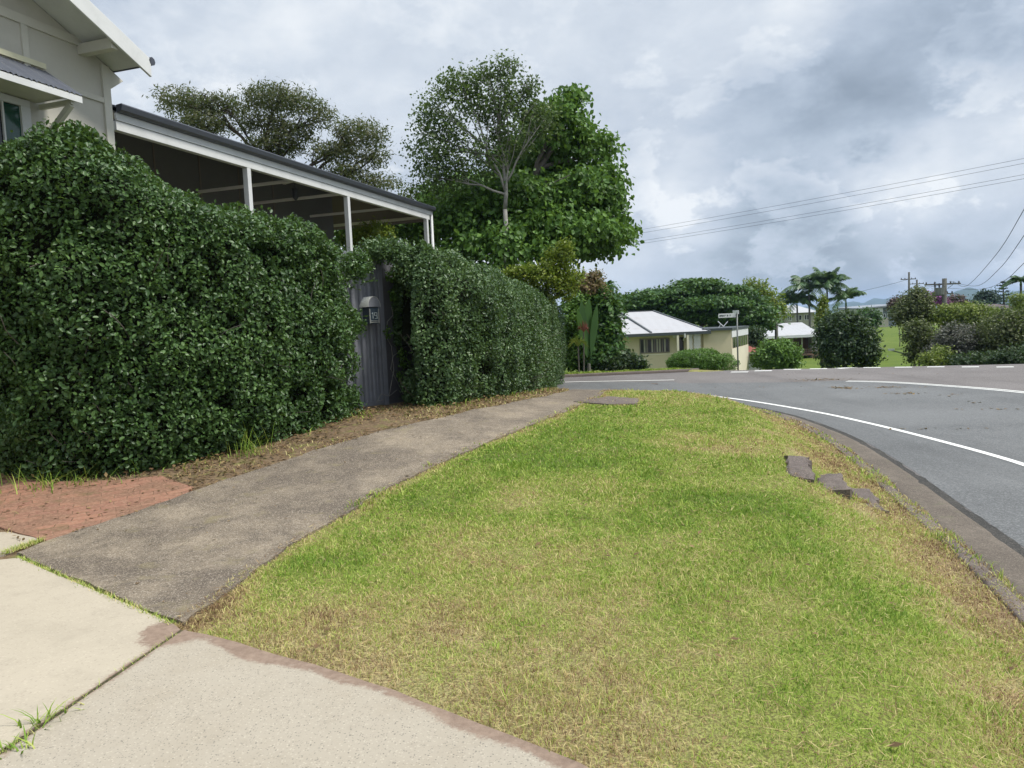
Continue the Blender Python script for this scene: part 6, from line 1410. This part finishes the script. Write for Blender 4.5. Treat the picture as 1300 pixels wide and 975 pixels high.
# white building past the field
Y4 = 150
h4 = thing('white_building', 'white building with a blue grey end and low roof above the green field', 'building', (P3(1120, 400, Y4).x, Y4 + 4, -2.2))
xA, xB, xC = P3(1092, 400, Y4).x, P3(1121, 400, Y4).x, P3(1140, 400, Y4).x; zt_ = P3(1120, 391, Y4).z
mb = MB(); mb.box(xA, xB, Y4, Y4 + 9, -3.5, zt_); mb.build('wall', M['offwhite'], h4)
mb = MB(); mb.box(xB + .01, xC, Y4 + .6, Y4 + 9, -3.5, zt_ + .2); mb.build('end_wall', M['bluegrey'], h4)
mb = MB(); zr4 = P3(1120, 387, Y4).z; mb.hexa([Vector(p) for p in ((xA - .5, Y4 - .5, zt_), (xC + .5, Y4 - .5, zt_ + .2), (xC + .5, Y4 + 9.5, zt_ + .2), (xA - .5, Y4 + 9.5, zt_), (xA - .5, Y4 - .5, zt_ + .15), (xC + .5, Y4 - .5, zr4), (xC + .5, Y4 + 9.5, zr4 + .2), (xA - .5, Y4 + 9.5, zt_ + .5))]); mb.build('roof', M['roofgrey'], h4)
for a_, b_ in ((1123, 1126.5), (1128, 1134)): window(h4, P3(a_, 400, Y4).x, P3(b_, 400, Y4).x, P3(1127, 403, Y4).z, P3(1127, 398, Y4).z, Y4 + .6, M['white'], M['glass'], 1, .1)
mb = MB(); fz1 = P3(1115, 404, Y4 - 3).z
fx0, fx1 = P3(1098, 404, Y4 - 3).x, P3(1128, 404, Y4 - 3).x
fo = thing('fence', 'pale cream paling fence in front of the white building', 'fence', ((fx0 + fx1) / 2, Y4 - 3, H1((fx0 + fx1) / 2, Y4 - 3)))
n_ = 30
for k_ in range(n_): xx = fx0 + (fx1 - fx0) * k_ / n_; mb.box(xx, xx + (fx1 - fx0) / n_ * .9, Y4 - 3, Y4 - 2.95, -2.6, fz1)
mb.build('palings', M['curtain'], fo); mb = MB(); mb.box(fx0, fx1, Y4 - 2.94, Y4 - 2.88, fz1 - .4, fz1 - .3); mb.build('rail', M['curtain'], fo)
# brown roofed house at the right
Y5 = 75
h5 = thing('brown_roof_house', 'low house with a brown tiled roof seen above the scrub', 'house', (P3(1270, 395, Y5).x, Y5 + 4, -3))
x0, x1 = P3(1252, 392, Y5).x, P3(1300, 392, Y5).x; zt_ = P3(1270, 394, Y5).z
mb = MB(); mb.box(x0, x1, Y5, Y5 + 8, -4.5, zt_); mb.build('wall', M['brick'], h5)
zr5 = P3(1270, 385.5, Y5 + 4).z; mb = MB(); mb.add([(x0 - .6, Y5 - .6, zt_), (x1 + .6, Y5 - .6, zt_), (x1 + .6, Y5 + 8.6, zt_), (x0 - .6, Y5 + 8.6, zt_), (x0 + .2, Y5 + 4, zr5), (x1 - .2, Y5 + 4, zr5)], [(0, 1, 5, 4), (1, 2, 5), (2, 3, 4, 5), (3, 0, 4), (3, 2, 1, 0)]); mb.build('roof', M['roofbrown'], h5)
mb = MB(); mb.box(x0 - .6, x1 + .6, Y5 - .72, Y5 - .61, zt_ - .15, zt_ + .01); mb.build('fascia', M['fascia'], h5)
# small sign post in the field
fp = gp(1128, 461, -3.2); fb = gz_(Vector((fp.x, 44, 0))); 
fs = thing('field_sign', 'small white sign on a thin post standing in the green field', 'sign', fb); tpv = at_y(1128, 444, 44)
mb = MB(); mb.tube([fb - up * .1, tpv], .035, 6); mb.build('post', M['metal'], fs); mb = MB(); mb.box(tpv.x - .05, tpv.x + .32, 43.94, 43.97, tpv.z - .06, tpv.z + .06); mb.build('sign_panel', M['signwhite'], fs)

# ------------------------------------------------------------------ street sign
Yg = 31.2; sb = at_y(937, 468, Yg); sb = Vector((sb.x, Yg, H1(sb.x, Yg))); stp = at_y(935.5, 397, Yg)
ss_ = thing('street_sign', 'white street name sign on a grey pole at the side street corner', 'sign', sb)
mb = MB(); mb.tube([sb - up * .2, stp], .032, 10); mb.build('pole', M['metal'], ss_, smooth=True)
zc_ = at_y(924, 400.6, Yg).z; xL = at_y(912, 401, Yg).x; xR = at_y(935, 401, Yg).x
mb = MB(); mb.box(xL, xR - .035, Yg - .012, Yg + .012, zc_ - .085, zc_ + .085); bl = mb.build('name_blade', M['signwhite'], ss_, .004)
mb = MB(); rg = random.Random(4)
# lettering too small to read in the photograph: a long word, a short word, a last short word
x_ = xL + .04
for grp_ in ((.028, .03, .026, .03, .028, .026, .03, .028, .03), (.03, .028), (.03, .026)):
    for w_ in grp_:
        mb.box(x_, x_ + .008, Yg - .0155, Yg - .0125, zc_ - .035, zc_ + .035); mb.box(x_ + .008, x_ + w_ * .8, Yg - .0155, Yg - .0125, zc_ + rg.choice((-.035, -.005, .025)), zc_ + rg.choice((.036, .0355))); x_ += w_
    x_ += .05
lo_ = mb.build('lettering', M['signink'], None); lo_.parent = bl; lo_.matrix_parent_inverse = Matrix.Identity(4)
mb = MB(); mb.box(stp.x - .012, stp.x + .012, Yg - .25, Yg + .55, stp.z - .06, stp.z + .10); mb.build('name_blade', M['signwhite'], ss_, .004)

# ------------------------------------------------------------------ power poles and lines
def pole(label, px, py_top, Yd, r_, arms, group='timber power poles'):
    top = at_y(px, py_top, Yd); base = gz_(top); t = thing('power_pole', label, 'power pole', base, group)
    mb = MB(); mb.tube([base - up * .3, top], [r_ * 1.3, r_], 10); mb.build('pole', M['polewood'], t, smooth=True)
    for (dz, half, yaw) in arms:
        mb = MB(); d = Vector((math.cos(yaw), math.sin(yaw), 0)); c = top - up * dz - d.cross(up) * (r_ + .05); mb.bar(c - d * half, c + d * half, .12, .12); mb.build('crossarm', M['polewood'], t)
        for k_ in (-.92, -.45, .45, .92):
            mb = MB(); q = c + d * half * k_ + up * .06; mb.tube([q, q + up * .07, q + up * .16], [.05, .07, .03], 7); mb.build('insulator', M['gutterdark'], t)
    return t, top
tmain, ptop = pole('stout power pole carrying a transformer, nearest of the poles', 1199, 353.5, 62, .17, ((.45, 1.55, .1), (1.25, .9, .1)))
mb = MB(); c = ptop - up * 1.35 - Vector((1.35, 0, 0)); mb.bar(c - Vector((.75, 0, 0)), c + Vector((1.2, 0, 0)), .1, .1); mb.build('transformer_bracket', M['metal'], tmain)
mb = MB(); c = at_y(1192.5, 368.5, 62)
mb.tube([c + up * .2, c - up * .35], [.38, .36], 10)
mb.build('transformer', M['metal'], tmain)
for k_ in (-.35, 0, .35):
    mb = MB(); q = c + Vector((k_, 0, .2)); mb.tube([q, q + up * .2, q + up * .38], [.05, .08, .03], 7); mb.build('insulator', M['gutterdark'], tmain)
mb = MB()
mb.tube([at_y(1188, 358, 61.8), at_y(1186.5, 363, 61.8), at_y(1188.5, 367, 61.8)], .02, 5); mb.tube([at_y(1211, 357, 61.8), at_y(1209, 362, 61.8), at_y(1203, 366, 61.8)], .02, 5); mb.tube([at_y(1196.5, 369, 62.1), at_y(1197.5, 392, 62.1)], .06, 6); mb.build('cables', M['wire'], tmain)
pa, atop = pole('thin far power pole above the olive tree, left of two', 1154, 345.5, 110, .13, ((1.0, 1.1, 0), ))
pb, btop = pole('thin far power pole above the olive tree, right of two', 1164, 355, 130, .14, ((.7, 1.4, .1), ))
pc, ctop = pole('distant power pole left of the palm clump', 994, 374, 120, .14, ((1.3, 1.2, 0), ))
pd, dtop = pole('plain stub pole in front of the yellow tree', 985.5, 411, 62, .13, ())
def cable(label, P, r_, sag=0.0, group=None, n=28):
    mb = MB(); P = [Vector(p) for p in P]; pts = []
    if len(P) == 2: pts = [P[0].lerp(P[1], i / n) - up * sag * 4 * (i / n) * (1 - i / n) for i in range(n + 1)]
    else:
        st_ = P[-1] - P[-2]; P = P + [P[-1] + st_, P[-1] + st_ * 2, P[-1] + st_ * 3]   # the line runs on towards the next pole
        pts = [Vector(q) for q in catmull([tuple(p) for p in P], 10)]
    mb.tube(pts, r_, 5); o = mb.build('power_line', M['wire']); tag(o, label, 'power line', group); return o
gL_ = 'four power lines crossing the sky'
for i, (ya, yb_, lab) in enumerate(((310, 161, 'topmost'), (314, 168, 'second from top'), (323, 184, 'third from top'), (326, 190, 'lowest'))):
    cable('overhead power line crossing the sky to the upper right, %s of the four' % lab, [at_y(700, ya, 74), at_y(1500, yb_, 40)], .010, .25, gL_)
gl2 = 'service lines rising to the right picture edge'
cable('steepest power line from the transformer pole to the right edge, uppermost of three', [at_y(1211, 358, 61.8), at_y(1227, 363, 52), at_y(1264, 324, 36), at_y(1300, 266, 26), at_y(1345, 185, 19)], .013, group=gl2)
cable('power line from the transformer pole to the right edge, middle of three', [at_y(1205, 357, 61.8), at_y(1239, 363, 50), at_y(1268, 342, 38), at_y(1300, 299, 28), at_y(1350, 220, 19)], .013, group=gl2)
cable('power line from the transformer pole to the right edge, lowest of three', [at_y(1203, 366, 62), at_y(1245, 367, 50), at_y(1274, 357, 40), at_y(1300, 334, 30), at_y(1350, 285, 20)], .013, group=gl2)
cable('distant thin power line from the left pole above the olive tree to the palms', [atop - up * 1.0, ctop - up * 1.3], .02, .5)
cable('distant thin power line from the poles above the olive tree to the transformer pole', [btop - up * .7, ptop - up * .4], .02, .4)

# ------------------------------------------------------------------ air
mb = MB(); mb.box(-7500, 7500, -120, 7000, -12, 100)
hz = bpy.data.materials.new('haze_air'); hz.use_nodes = True; t = NT(hz.node_tree)
pvn = t.n('ShaderNodeVolumePrincipled'); pvn.inputs['Color'].default_value = (.50, .70, 1.0, 1); pvn.inputs['Density'].default_value = .00015; pvn.inputs['Anisotropy'].default_value = 0
mo2 = t.n('ShaderNodeOutputMaterial'); t.l(pvn.outputs[0], mo2.inputs['Volume'])
o = mb.build('haze', hz); tag(o, kind='stuff', label='pale blue haze over the distance')
